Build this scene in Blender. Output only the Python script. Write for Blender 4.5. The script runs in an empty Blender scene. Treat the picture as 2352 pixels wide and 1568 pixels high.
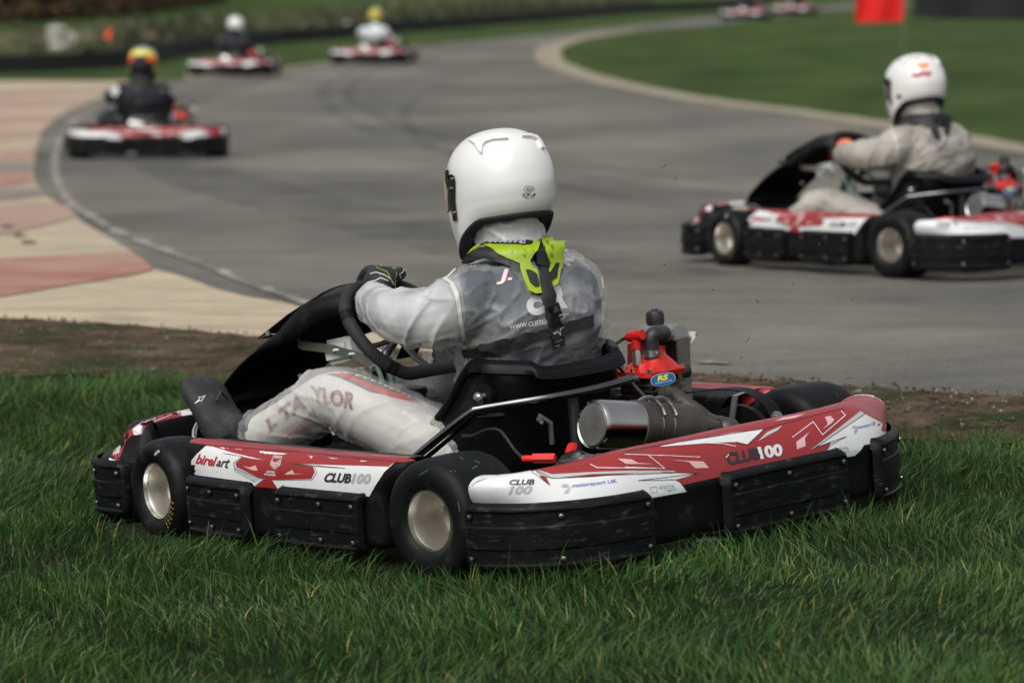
import bpy, bmesh, math, random
import numpy as np
from mathutils import Vector, Matrix, noise
from mathutils.bvhtree import BVHTree
random.seed(7); rng = np.random.default_rng(11)
S = bpy.context.scene; COL = S.collection
# ------------------------------------------------------------------ camera
FPX, PW, PH = 9000.0, 2352.0, 1568.0
CAMH = 1.35; PITCH = math.atan((784+60)/FPX)
cd = bpy.data.cameras.new('camera'); cam = bpy.data.objects.new('camera', cd); COL.objects.link(cam)
cam.location = (0, 0, CAMH); cam.rotation_euler = (math.pi/2-PITCH, 0, 0)
cd.sensor_width = 36; cd.lens = 36*FPX/PW; cd.clip_start = .1; cd.clip_end = 3000
cd.dof.use_dof = True; cd.dof.focus_distance = 9.15; cd.dof.aperture_fstop = 4.6
S.camera = cam
# ------------------------------------------------------------------ world, sun, exposure
SUN_EL, SUN_AZ = math.radians(52), math.radians(205)
w = bpy.data.worlds.new('World'); S.world = w; w.use_nodes = True
nt = w.node_tree; bg = nt.nodes['Background']
sky = nt.nodes.new('ShaderNodeTexSky'); sky.sky_type = 'NISHITA'; sky.sun_disc = False
sky.sun_elevation = SUN_EL; sky.sun_rotation = SUN_AZ; sky.air_density = 1.3; sky.dust_density = 6; sky.ozone_density = 1.0
hs = nt.nodes.new('ShaderNodeHueSaturation'); hs.inputs['Saturation'].default_value = .28
nt.links.new(sky.outputs[0], hs.inputs['Color']); nt.links.new(hs.outputs[0], bg.inputs[0]); bg.inputs[1].default_value = .15
sl = bpy.data.lights.new('sun', 'SUN'); sl.energy = 1.25; sl.angle = math.radians(60); sl.color = (1, .97, .92)
so = bpy.data.objects.new('sun', sl); COL.objects.link(so)
sd = Vector((math.sin(SUN_AZ)*math.cos(SUN_EL), math.cos(SUN_AZ)*math.cos(SUN_EL), math.sin(SUN_EL)))
so.rotation_euler = sd.to_track_quat('Z', 'Y').to_euler()
S.view_settings.view_transform = 'Standard'; S.view_settings.look = 'None'
S.view_settings.exposure = -.06; S.view_settings.gamma = 1
S.render.engine = 'CYCLES'; S.cycles.transparent_max_bounces = 12
# ------------------------------------------------------------------ photo ray helpers
FW = np.array([0, math.cos(PITCH), -math.sin(PITCH)]); UP = np.array([0, math.sin(PITCH), math.cos(PITCH)]); RT = np.array([1., 0, 0]); CP = np.array([0, 0, CAMH])
def wray(px, py): return FW+RT*(px-1176)/FPX-UP*(py-784)/FPX
def _s(t, a, b):
    t = np.clip((t-a)/(b-a), 0, 1); return t*t*(3-2*t)
GD = [(0, .06), (14, .085), (16.5, .087), (20, .03), (26, -.1), (33, -.227), (45, -.29), (63, -.235), (85, -.12), (112, .03), (150, .1), (300, .3), (1200, 2)]
GX = np.array([g[0] for g in GD], float); GZ = np.array([g[1] for g in GD])
def _h(x, m=None):
    i = np.clip(np.searchsorted(GX, x)-1, 0, len(GX)-2); h = GX[i+1]-GX[i]; t = np.clip((x-GX[i])/h, 0, 1)
    sl_ = np.diff(GZ)/np.diff(GX); m_ = np.zeros(len(GX)); m_[1:-1] = (sl_[:-1]+sl_[1:])/2
    a = 2*t**3-3*t**2+1; b = t**3-2*t**2+t; c = -2*t**3+3*t**2; d = t**3-t**2
    return a*GZ[i]+b*h*m_[i]+c*GZ[i+1]+d*h*m_[i+1]
def T(x, y):
    x = np.asarray(x, float); y = np.asarray(y, float)
    p1 = .031+.055*(np.clip(x, -2.5, 2.5)+.06)+.022*(np.clip(y, 6, 13)-9.46)
    w_ = _s(y, 11, 15)
    return p1*(1-w_)+w_*(_h(y)+.015*np.clip(x, -30, 30)*_s(y, 30, 60)*(1-_s(y, 70, 110)))
def onground(px, py, dz=0.0):
    px = np.asarray(px, float); py = np.asarray(py, float)
    d = FW[None]+RT[None]*((px.ravel()-1176)/FPX)[:, None]-UP[None]*((py.ravel()-784)/FPX)[:, None]
    lo = np.full(len(d), 3.0); hi = np.full(len(d), 900.0)
    ts = np.geomspace(3, 900, 260); prev = np.full(len(d), True); found = np.zeros(len(d), bool)
    for k, t in enumerate(ts):
        P = CP+d*t; below = P[:, 2] < T(P[:, 0], P[:, 1])
        new = below & ~found; hi[new] = t; lo[new] = ts[max(k-1, 0)]; found |= below
    for _ in range(30):
        m = (lo+hi)/2; P = CP+d*m[:, None]; b = P[:, 2] < T(P[:, 0], P[:, 1]); hi = np.where(b, m, hi); lo = np.where(b, lo, m)
    P = CP+d*((lo+hi)/2)[:, None]; P[:, 2] = T(P[:, 0], P[:, 1])+dz
    return P
K1 = (0.30722438, 9.09150981, 0.04193399, 2.35192656, 0.02987213, -0.05766433)
K2 = (2.07347628, 16.7051021, 0.08652028, 2.31083519, 0.01245832, 0.0)
def kmat(p):
    return Matrix.Translation(p[:3]) @ Matrix.Rotation(p[3], 4, 'Z') @ Matrix.Rotation(p[4], 4, 'Y') @ Matrix.Rotation(p[5], 4, 'X')
M1 = kmat(K1); M1I = M1.inverted(); CK = M1I @ Vector(CP)
def kray(px, py):
    return (M1I.to_3x3() @ Vector(wray(px, py))).normalized()
def kp(px, py, ax, v):
    d = kray(px, py); i = 'xyz'.index(ax); return CK+d*((v-CK[i])/d[i])
# zoom-window coordinates -> photo coordinates
def zf(s, ox, oy): return lambda *q: [(ox+s*a, oy+s*b) for a, b in q]
z1 = zf(.3418, 172.3, 861.3); z2 = zf(.29297, 861.3, 861.3); z3 = zf(.32954, 1435.5, 803.9)
z4 = zf(.25635, 516.8, 602.9); z5 = zf(.36621, 803.9, 258.4); z6 = zf(.23802, 976.2, 488.1); z7 = zf(.23802, 172.3, 861.3)
z8 = zf(.18310, 746.5, 574.2)
# ------------------------------------------------------------------ materials
MAT = {}
def mat(name, col, rough=.5, metal=0, var=.12, vs=12, bump=0, bs=40, coat=0, spec=.5, stretch=None, col2=None, c2t=(.55, .7), c2s=6, trans=0, dist=.01, detail=5):
    m = bpy.data.materials.new(name); m.use_nodes = True; n = m.node_tree.nodes; l = m.node_tree.links
    b = n['Principled BSDF']; b.inputs['Roughness'].default_value = rough; b.inputs['Metallic'].default_value = metal
    b.inputs['Specular IOR Level'].default_value = spec; b.inputs['Coat Weight'].default_value = coat; b.inputs['Coat Roughness'].default_value = .08
    tc = n.new('ShaderNodeTexCoord'); mp = n.new('ShaderNodeMapping'); l.new(tc.outputs['Object'], mp.inputs[0])
    if stretch: mp.inputs['Scale'].default_value = stretch
    nz = n.new('ShaderNodeTexNoise'); nz.inputs['Scale'].default_value = vs; nz.inputs['Detail'].default_value = detail; l.new(mp.outputs[0], nz.inputs['Vector'])
    cr = n.new('ShaderNodeMapRange'); cr.inputs[1].default_value = .3; cr.inputs[2].default_value = .7; cr.inputs[3].default_value = 1-var; cr.inputs[4].default_value = 1+var
    l.new(nz.outputs['Fac'], cr.inputs[0])
    mu = n.new('ShaderNodeVectorMath'); mu.operation = 'SCALE'; mu.inputs[0].default_value = col[:3]; l.new(cr.outputs[0], mu.inputs['Scale'])
    out = mu.outputs[0]
    if col2:
        n2 = n.new('ShaderNodeTexNoise'); n2.inputs['Scale'].default_value = c2s; n2.inputs['Detail'].default_value = 8; n2.inputs['Roughness'].default_value = .62; l.new(mp.outputs[0], n2.inputs['Vector'])
        mr = n.new('ShaderNodeMapRange'); mr.inputs[1].default_value = c2t[0]; mr.inputs[2].default_value = c2t[1]; l.new(n2.outputs['Fac'], mr.inputs[0])
        mx = n.new('ShaderNodeMix'); mx.data_type = 'RGBA'; l.new(mr.outputs[0], mx.inputs['Factor']); l.new(out, mx.inputs['A']); mx.inputs['B'].default_value = (*col2[:3], 1); out = mx.outputs['Result']
    l.new(out, b.inputs['Base Color'])
    rr = n.new('ShaderNodeMapRange'); rr.inputs[1].default_value = .3; rr.inputs[2].default_value = .7; rr.inputs[3].default_value = max(.02, rough*.8); rr.inputs[4].default_value = min(1, rough*1.2); l.new(nz.outputs['Fac'], rr.inputs[0]); l.new(rr.outputs[0], b.inputs['Roughness'])
    if bump:
        nb = n.new('ShaderNodeTexNoise'); nb.inputs['Scale'].default_value = bs; nb.inputs['Detail'].default_value = 6; l.new(mp.outputs[0], nb.inputs['Vector'])
        bp = n.new('ShaderNodeBump'); bp.inputs['Strength'].default_value = bump; bp.inputs['Distance'].default_value = dist; l.new(nb.outputs['Fac'], bp.inputs['Height']); l.new(bp.outputs[0], b.inputs['Normal'])
    MAT[name] = m; return m
mat('plastic', (.0055, .0058, .0068), .45, spec=.13, bump=.15, bs=250, dist=.001, col2=(.045, .042, .038), c2t=(.58, .8), c2s=14)
mat('pad', (.0055, .0058, .0068), .45, spec=.13, bump=.25, bs=60, dist=.002, stretch=(1, 1, 3.0), col2=(.06, .055, .05), c2t=(.57, .78), c2s=22)
mat('tyre', (.0055, .0058, .0068), .5, spec=.16, bump=.3, bs=160, dist=.001, col2=(.035, .033, .03), c2t=(.55, .8), c2s=18)
mat('seat', (.0055, .0058, .0068), .42, spec=.13, bump=.1, bs=180, dist=.001, col2=(.03, .03, .03), c2t=(.6, .85), c2s=10)
mat('red', (.27, .020, .022), .36, coat=.08, var=.05, col2=(.27, .025, .027), c2t=(.6, .8), c2s=20)
mat('white', (.66, .67, .68), .3, coat=.3, var=.03, col2=(.6, .59, .56), c2t=(.62, .85), c2s=18)
mat('silver', (.42, .46, .45), .3, coat=.3, var=.04)
mat('pinkwhite', (.62, .38, .37), .3, coat=.3, var=.1)
mat('ink', (.02, .022, .028), .4, var=.05)
mat('inkblue', (.03, .12, .36), .4, var=.05)
mat('inkcyan', (.1, .5, .6), .4, var=.05)
mat('inkred', (.38, .02, .03), .4, var=.05)
mat('inkgrey', (.35, .37, .37), .4, var=.05)
mat('inkyellow', (.6, .42, .03), .5, var=.05)
mat('tyreyellow', (.22, .16, .02), .6, var=.3)
mat('stuckgrass', (.06, .12, .03), .6)
mat('yellow', (.75, .68, .03), .4, var=.05)
mat('blue', (.01, .12, .33), .35, var=.05)
mat('rim_lip', (.82, .81, .78), .26, 1, var=.06)
mat('chrome', (.72, .72, .72), .24, .85, var=.08, col2=(.3, .27, .24), c2t=(.6, .85), c2s=18)
mat('plate', (.55, .56, .56), .3, .9, var=.12)
mat('blackchrome', (.16, .165, .17), .2, 1, var=.1)
mat('rim', (.56, .53, .47), .42, .9, var=.15, vs=8, bump=.1, bs=60, dist=.002, col2=(.42, .39, .34), c2t=(.5, .75), c2s=9)
mat('alloy', (.36, .35, .33), .42, .9, var=.2, bump=.3, bs=70, dist=.002)
mat('castmetal', (.10, .095, .085), .5, .8, var=.3, bump=.5, bs=90, dist=.002, col2=(.14, .1, .06), c2t=(.55, .75), c2s=15)
mat('exhaust', (.075, .068, .062), .5, .55, var=.2, bump=.15, bs=90, dist=.001, col2=(.11, .075, .045), c2t=(.55, .8), c2s=10)
mat('silencer', (.5, .49, .47), .14, 1, var=.1, bump=.12, bs=22, dist=.002)
mat('silencer_cap', (.24, .24, .235), .5, .8, var=.3, bump=.3, bs=60, dist=.002)
mat('redmetal', (.62, .02, .012), .35, .25, var=.12, coat=.2, bump=.2, bs=60, dist=.001)
mat('redplastic', (.6, .015, .012), .4, var=.1)
mat('rubber', (.02, .021, .023), .5, var=.15, bump=.2, bs=100, dist=.001)
mat('grip', (.012, .0125, .014), .75, var=.2, bump=.3, bs=400, dist=.001)
mat('core', (.022, .022, .021), .6, .3, var=.3)
mat('bottle', (.66, .69, .69), .3, var=.05)
mat('hose', (.3, .42, .38), .25, var=.2)
mat('steel', (.45, .45, .45), .35, 1, var=.1)
mat('helmet_white', (.72, .72, .705), .16, coat=.6, var=.015)
mat('visor', (.012, .01, .01), .08, coat=.8, var=.05)
mat('lining', (.008, .009, .011), .7, var=.1)
mat('teal', (.006, .022, .028), .8, var=.1)
mat('fabric_dark', (.016, .017, .019), .85, var=.1, bump=.2, bs=400, dist=.001)
mat('boot', (.014, .0145, .017), .7, var=.2, bump=.2, bs=300, dist=.001, col2=(.05, .048, .045), c2t=(.55, .8), c2s=20)
mat('glove', (.012, .012, .013), .7, var=.1, bump=.2, bs=300, dist=.001)
mat('webbing', (.010, .0105, .011), .75, var=.1, bump=.3, bs=500, dist=.0006)
mat('lime', (.27, .40, .012), .45, var=.06, col2=(.12, .16, .01), c2t=(.7, .85), c2s=40)
mat('foam', (.006, .0065, .007), .6, var=.1)
mat('undersuit_dark', (.022, .036, .054), .8, var=.2, vs=9)
mat('undersuit_white', (.54, .53, .51), .85, var=.08)
mat('undersuit_grey', (.10, .105, .11), .85, var=.1)
mat('undersuit_sleeve', (.16, .17, .175), .85, var=.25, vs=8)
mat('undersuit_red', (.5, .035, .03), .8, var=.1)
mat('skin', (.5, .3, .22), .5, var=.05)
mat('sock', (.5, .47, .5), .9, var=.1)
def rainmat(name, rough=.3):
    m = bpy.data.materials.new(name); m.use_nodes = True; n = m.node_tree.nodes; l = m.node_tree.links
    b = n['Principled BSDF']; b.inputs['Roughness'].default_value = rough; b.inputs['Specular IOR Level'].default_value = .5; b.inputs['Coat Weight'].default_value = .45; b.inputs['Coat Roughness'].default_value = .25
    at = n.new('ShaderNodeAttribute'); at.attribute_name = 'loose'; tc = n.new('ShaderNodeTexCoord')
    nz = n.new('ShaderNodeTexNoise'); nz.inputs['Scale'].default_value = 7; nz.inputs['Detail'].default_value = 3; nz.inputs['Distortion'].default_value = .5; l.new(tc.outputs['Object'], nz.inputs['Vector'])
    mr = n.new('ShaderNodeMapRange'); mr.inputs[1].default_value = .36; mr.inputs[2].default_value = .62; mr.inputs[3].default_value = -.10; mr.inputs[4].default_value = .17; l.new(nz.outputs['Fac'], mr.inputs[0])
    ad = n.new('ShaderNodeMath'); ad.operation = 'ADD'; ad.use_clamp = True; l.new(mr.outputs[0], ad.inputs[0]); l.new(at.outputs['Fac'], ad.inputs[1]); l.new(ad.outputs[0], b.inputs['Alpha'])
    sx = n.new('ShaderNodeSeparateXYZ'); l.new(tc.outputs['Object'], sx.inputs[0]); zr = n.new('ShaderNodeMapRange'); zr.inputs[1].default_value = .42; zr.inputs[2].default_value = .34; l.new(sx.outputs['Z'], zr.inputs[0])
    cm = n.new('ShaderNodeMix'); cm.data_type = 'RGBA'; cm.inputs['A'].default_value = (.70, .72, .72, 1); cm.inputs['B'].default_value = (.70, .685, .66, 1); l.new(zr.outputs[0], cm.inputs['Factor']); l.new(cm.outputs['Result'], b.inputs['Base Color'])
    m1 = n.new('ShaderNodeTexNoise'); m1.noise_type = 'RIDGED_MULTIFRACTAL'; m1.inputs['Scale'].default_value = 13; m1.inputs['Detail'].default_value = 3; m1.inputs['Distortion'].default_value = .6; l.new(tc.outputs['Object'], m1.inputs['Vector'])
    bp = n.new('ShaderNodeBump'); bp.inputs['Strength'].default_value = .4; bp.inputs['Distance'].default_value = .004; l.new(m1.outputs['Fac'], bp.inputs['Height']); l.new(bp.outputs[0], b.inputs['Normal']); MAT[name] = m
rainmat('rain_suit')
mat('rain_sleeve', (.50, .50, .47), .4, var=.05)
mat('suit_cream', (.33, .31, .275), .6, var=.25, vs=7, bump=.6, bs=16, dist=.008, col2=(.13, .125, .12), c2t=(.5, .68), c2s=5)
mat('suit_navy', (.008, .010, .016), .85, var=.2, bump=.4, bs=20, dist=.006)
mat('suit_white', (.6, .62, .66), .8, var=.1, col2=(.12, .3, .12), c2t=(.56, .6), c2s=5)
mat('helmet_yellow', (.62, .60, .06), .25, coat=.5, var=.05)
mat('helmet_gold', (.42, .32, .02), .3, coat=.3, var=.2)
mat('helmet_grey', (.3, .3, .3), .25, coat=.5, var=.1)
mat('helmet_orange', (.8, .09, .01), .25, coat=.5, var=.1)
mat('orange', (1.0, .11, .01), .6, var=.1)
mat('boot_white', (.36, .31, .22), .6, var=.1)
# ------------------------------------------------------------------ mesh builder
def V(*a): return Vector(a)
class MB:
    def __init__(s): s.v = []; s.f = []; s.m = []; s.cur = 0; s.mats = []
    def mt(s, name):
        if name not in s.mats: s.mats.append(name)
        s.cur = s.mats.index(name); return s
    def add(s, vs, fs, M=None):
        o = len(s.v)
        s.v += [tuple((M @ Vector(p)) if M else p) for p in vs]
        s.f += [tuple(i+o for i in f) for f in fs]; s.m += [s.cur]*len(fs); return s
    def rings(s, R, cap=True, closed=True, M=None):
        n = len(R[0]); vs = [p for r in R for p in r]; fs = []
        for i in range(len(R)-1):
            for j in range(n if closed else n-1):
                k = (j+1) % n; fs.append((i*n+j, i*n+k, (i+1)*n+k, (i+1)*n+j))
        if cap and closed: fs.append(tuple(range(n))[::-1]); fs.append(tuple((len(R)-1)*n+j for j in range(n)))
        return s.add(vs, fs, M)
    def tube(s, pts, r, n=12, cap=True, flat=1.0, up=None):
        pts = [Vector(p) for p in pts]; rs = r if hasattr(r, '__len__') else [r]*len(pts); R = []
        t0 = (pts[1]-pts[0]).normalized(); a = Vector(up) if up else (Vector((0, 0, 1)) if abs(t0.z) < .9 else Vector((1, 0, 0)))
        for i, p in enumerate(pts):
            t = (pts[min(i+1, len(pts)-1)]-pts[max(i-1, 0)]).normalized()
            x = a-t*a.dot(t); x.normalize(); y = t.cross(x); a = x
            R.append([p+(x*math.cos(q)*flat+y*math.sin(q))*rs[i] for q in [2*math.pi*k/n for k in range(n)]])
        return s.rings(R, cap)
    def lathe(s, prof, c, ax='y', n=40, cap=False):
        R = []
        for k in range(n):
            q = 2*math.pi*k/n
            if ax == 'y': R.append([(c[0]+r*math.sin(q), c[1]+h, c[2]+r*math.cos(q)) for h, r in prof])
            elif ax == 'z': R.append([(c[0]+r*math.cos(q), c[1]+r*math.sin(q), c[2]+h) for h, r in prof])
            else: R.append([(c[0]+h, c[1]+r*math.cos(q), c[2]+r*math.sin(q)) for h, r in prof])
        m = len(prof); vs = [p for r in R for p in r]; fs = []
        for i in range(n):
            for j in range(m-1): fs.append((i*m+j, i*m+j+1, ((i+1) % n)*m+j+1, ((i+1) % n)*m+j))
        return s.add(vs, fs)
    def box(s, c, d, bev=.004, M=None, seg=2):
        bm = bmesh.new(); bmesh.ops.create_cube(bm, size=1)
        for v in bm.verts: v.co = Vector((v.co.x*d[0], v.co.y*d[1], v.co.z*d[2]))
        if bev: bmesh.ops.bevel(bm, geom=list(bm.edges), offset=min(bev, min(d)*.45), segments=seg, affect='EDGES')
        MM = Matrix.Translation(c) @ (M or Matrix())
        bm.verts.index_update(); s.add([v.co[:] for v in bm.verts], [[v.index for v in f.verts] for f in bm.faces], MM); bm.free(); return s
    def cyl(s, a, b, r, n=16): return s.tube([a, b], r, n)
    def ball(s, c, r, n=12):
        r = (r, r, r) if not hasattr(r, '__len__') else r
        R = [[(c[0]+r[0]*math.sin(t)*math.cos(q), c[1]+r[1]*math.sin(t)*math.sin(q), c[2]+r[2]*math.cos(t)) for q in [2*math.pi*k/n for k in range(n)]] for t in [math.pi*(i+.02)/(n+.04) for i in range(n+1)]]
        return s.rings(R)
    def grid(s, P, closed=False):
        nu, nv = len(P), len(P[0]); vs = [p for r in P for p in r]; fs = []
        for i in range(nu if closed else nu-1):
            for j in range(nv-1): fs.append((i*nv+j, ((i+1) % nu)*nv+j, ((i+1) % nu)*nv+j+1, i*nv+j+1))
        return s.add(vs, fs)
    def mirror(s):
        m = MB(); m.mats = list(s.mats); m.v = [(x, -y, z) for x, y, z in s.v]; m.f = [f[::-1] for f in s.f]; m.m = list(s.m); return m
    def mesh(s, name='m', sharp=35):
        me = bpy.data.meshes.new(name); me.from_pydata([tuple(p) for p in s.v], [], s.f)
        for k in s.mats or ['plastic']: me.materials.append(MAT[k])
        if len(s.m): me.polygons.foreach_set('material_index', s.m)
        bm = bmesh.new(); bm.from_mesh(me); bmesh.ops.recalc_face_normals(bm, faces=bm.faces) if s.fixn else None; bm.to_mesh(me); bm.free()
        me.shade_smooth()
        if sharp: me.set_sharp_from_angle(angle=math.radians(sharp))
        me.update(); return me
    fixn = True
    def build(s, name, parent=None, sharp=35, label=None):
        o = bpy.data.objects.new(name, s.mesh(name, sharp)); COL.objects.link(o); o.parent = parent
        if label: o['label'] = label
        return o
    def bvh(s): return BVHTree.FromPolygons([tuple(p) for p in s.v], s.f)
def empty(name, label, cat, M=None, group=None):
    o = bpy.data.objects.new(name, None); COL.objects.link(o); o.empty_display_size = .2
    if M is not None: o.matrix_world = M
    o['label'] = label; o['category'] = cat
    if group: o['group'] = group
    return o
def tag(o, label=None, cat=None, group=None, kind=None):
    for k, v in (('label', label), ('category', cat), ('group', group), ('kind', kind)):
        if v: o[k] = v
    return o
def spl(pts, n):   # Catmull-Rom resample
    P = [Vector(p) for p in pts]; out = []
    P = [P[0]*2-P[1]]+P+[P[-1]*2-P[-2]]; m = len(P)-3
    for k in range(n):
        t = k/(n-1)*m; i = min(int(t), m-1); u = t-i; a, b, c, d = P[i:i+4]
        out.append(.5*((2*b)+(c-a)*u+(2*a-5*b+4*c-d)*u*u+(3*b-a-3*c+d)*u**3))
    return out
# ------------------------------------------------------------------ stickers: flat art laid onto a curved surface
def poly_bm(pts, cell=11):
    bm = bmesh.new(); vs = [bm.verts.new((x, y, 0)) for x, y in pts]
    try: bm.faces.new(vs)
    except ValueError: return bm
    bmesh.ops.triangulate(bm, faces=bm.faces[:]); return cut(bm, cell)
def cut(bm, cell):
    xs = [v.co.x for v in bm.verts]; ys = [v.co.y for v in bm.verts]
    if not xs: return bm
    for ax, lo, hi in ((0, min(xs), max(xs)), (1, min(ys), max(ys))):
        k = math.floor(lo/cell)+1
        while k*cell < hi:
            co = [0, 0, 0]; co[ax] = k*cell; no = [0, 0, 0]; no[ax] = 1
            bmesh.ops.bisect_plane(bm, geom=bm.verts[:]+bm.edges[:]+bm.faces[:], dist=1e-5, plane_co=co, plane_no=no); k += 1
    return bm
def stroke(pts, w, close=False):
    out = []; P = [Vector((x, y)) for x, y in pts]
    if close: P.append(P[0])
    for a, b in zip(P[:-1], P[1:]):
        d = (b-a); 
        if d.length < 1e-6: continue
        d.normalize(); n = Vector((-d.y, d.x))*w/2; e = d*w*.35
        out.append([tuple(a-e+n), tuple(b+e+n), tuple(b+e-n), tuple(a-e-n)])
    return out
_tc = {}
def text_tris(s, bold=.0, shear=.0):
    key = (s, bold, shear)
    if key in _tc: return _tc[key]
    cu = bpy.data.curves.new('t', 'FONT'); cu.body = s; cu.offset = bold; cu.shear = shear; cu.resolution_u = 3; cu.fill_mode = 'FRONT'
    o = bpy.data.objects.new('t', cu); COL.objects.link(o); bpy.context.view_layer.update()
    me = bpy.data.meshes.new_from_object(o.evaluated_get(bpy.context.evaluated_depsgraph_get()))
    v = np.array([p.co[:2] for p in me.vertices]); f = [tuple(p.vertices) for p in me.polygons]
    bpy.data.objects.remove(o); bpy.data.meshes.remove(me)
    lo = v.min(0); hi = v.max(0); v = (v-lo)/(hi-lo); v[:, 1] = 1-v[:, 1]
    _tc[key] = (v, f); return v, f
class Art:
    """collects flat shapes in photo coordinates, lays them on a surface found along the line of sight"""
    def __init__(s, bvh, off=.0006, up=.0003): s.b = bvh; s.mb = MB(); s.off = off; s.lay = 0; s.up = up
    def _put(s, bm, m, lay, maxd=None):
        s.mb.mt(m); off = s.off+s.up*lay; idx = {}; base = len(s.mb.v)
        for v in bm.verts:
            h = s.b.ray_cast(CK, kray(v.co.x, v.co.y))
            if h[0] is None: continue
            n = h[1]; d = kray(v.co.x, v.co.y)
            if n.dot(d) > 0: n = -n
            idx[v.index] = len(s.mb.v)-base; s.mb.v.append(tuple(h[0]+n*off))
        for f in bm.faces:
            q = [v.index for v in f.verts]
            if all(i in idx for i in q):
                pts = [Vector(s.mb.v[base+idx[i]]) for i in q]
                if max((a-b).length for a in pts for b in pts) > .08: continue
                s.mb.f.append(tuple(base+idx[i] for i in q)); s.mb.m.append(s.mb.cur)
        bm.free()
    def poly(s, m, pts, lay=0, cell=11):
        bm = poly_bm(pts, cell); bm.verts.index_update(); s._put(bm, m, lay); return s
    def line(s, m, pts, w, lay=1, close=False, cell=11):
        for q in stroke(pts, w, close): s.poly(m, q, lay, cell)
        return s
    def text(s, m, t, quad, lay=2, bold=.0, shear=.0, cell=14):
        v, f = text_tris(t, bold, shear); a, b, c, d = [np.array(q) for q in quad]
        bm = bmesh.new(); X, Y = v[:, :1], v[:, 1:]
        P = (1-X)*(1-Y)*a+X*(1-Y)*b+X*Y*c+(1-X)*Y*d
        vs = [bm.verts.new((p[0], p[1], 0)) for p in P]
        for q in f:
            try: bm.faces.new([vs[i] for i in q])
            except ValueError: pass
        cut(bm, cell); bm.verts.index_update(); s._put(bm, m, lay); return s
    def slab(s, m, pts, o0, o1, cell=9):
        """a sheet with real thickness lying on the surface"""
        bm = poly_bm(pts, cell); bm.verts.index_update(); s.mb.mt(m); A = {}
        base = len(s.mb.v); k = 0
        for v in bm.verts:
            d = kray(v.co.x, v.co.y); h = s.b.ray_cast(CK, d)
            if h[0] is None: continue
            n = h[1] if h[1].dot(d) < 0 else -h[1]
            A[v.index] = k; k += 1; s.mb.v += [tuple(h[0]+n*o0), tuple(h[0]+n*o1)]
        for f in bm.faces:
            q = [v.index for v in f.verts]
            if all(i in A for i in q):
                s.mb.f.append(tuple(base+2*A[i]+1 for i in q)); s.mb.f.append(tuple(base+2*A[i] for i in q[::-1])); s.mb.m += [s.mb.cur]*2
        for e in bm.edges:
            lf = [f for f in e.link_faces if all(v.index in A for v in f.verts)]
            if len(lf) == 1:
                a, b = A[e.verts[0].index], A[e.verts[1].index]
                s.mb.f.append((base+2*a, base+2*b, base+2*b+1, base+2*a+1)); s.mb.m.append(s.mb.cur)
        bm.free(); return s
    def build(s, name, parent): 
        s.mb.fixn = False; return s.mb.build(name, parent, sharp=40)
# ------------------------------------------------------------------ swept body panels
class Path:
    def __init__(s, pts, n=120):
        s.p = [Vector((a, b)) for a, b in pts]; q = spl([(a, b, 0) for a, b in pts], n); s.q = [Vector((v.x, v.y)) for v in q]
        s.L = [0]
        for a, b in zip(s.q[:-1], s.q[1:]): s.L.append(s.L[-1]+(b-a).length)
        s.len = s.L[-1]
    def at(s, l):
        l = min(max(l, 0), s.len); i = max(0, min(np.searchsorted(s.L, l)-1, len(s.q)-2)); t = (l-s.L[i])/(s.L[i+1]-s.L[i]+1e-9)
        p = s.q[i].lerp(s.q[i+1], t); i0 = max(i-1, 0); i1 = min(i+2, len(s.q)-1); d = (s.q[i1]-s.q[i0]).normalized(); return p, Vector((-d.y, d.x))
    def near(s, x, y):
        d = [(v.x-x)**2+(v.y-y)**2 for v in s.q]; return s.L[int(np.argmin(d))]
def pt(path, l, o, z, dm=None):
    p, n = path.at(l); v = (p.x+n.x*o, p.y+n.y*o, z); return dm(v) if dm else v
def panel(path, prof, zones, sgn, n=110, dm=None, ends=True, endr=.02):
    """prof: list of (out, z, material)"""
    mb = MB(); pr = [(V(a, b, 0)) for a, b, c in prof]
    # resample the profile
    m = 46; q = spl([tuple(p) for p in pr], m); mats = []
    for k in range(m-1): mats.append(prof[min(int(k/(m-1)*(len(prof)-1)), len(prof)-1)][2])
    rows = []
    for i in range(n):
        l = path.len*i/(n-1); e = min(l, path.len-l); sh = 0
        if ends and e < endr: t = 1-e/endr; sh = 1-math.sqrt(max(0, 1-t*t))
        cx = sum(p.x for p in q)/m; cz = sum(p.y for p in q)/m
        rows.append([pt(path, l, sgn*((p.x)+(cx-p.x)*sh*.9), p.y+(cz-p.y)*sh*.5, dm) for p in q])
    for j in range(m-1):
        mb.mt(mats[j]); vs = []; fs = []
        for i in range(n): vs += [rows[i][j], rows[i][j+1]]
        for i in range(n-1): fs.append((2*i, 2*i+1, 2*i+3, 2*i+2))
        mb.add(vs, fs)
    for i in (0, n-1): mb.mt('plastic').add(rows[i], [tuple(range(m))])
    # weld
    bm = bmesh.new(); vv = [bm.verts.new(p) for p in mb.v]
    for f, k in zip(mb.f, mb.m):
        try: ff = bm.faces.new([vv[i] for i in f]); ff.material_index = k
        except ValueError: pass
    bmesh.ops.remove_doubles(bm, verts=bm.verts[:], dist=1e-5); bm.verts.index_update()
    out = MB(); out.mats = mb.mats; out.v = [v.co[:] for v in bm.verts]; out.f = [tuple(v.index for v in f.verts) for f in bm.faces]; out.m = [f.material_index for f in bm.faces]; bm.free()
    return out
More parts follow.
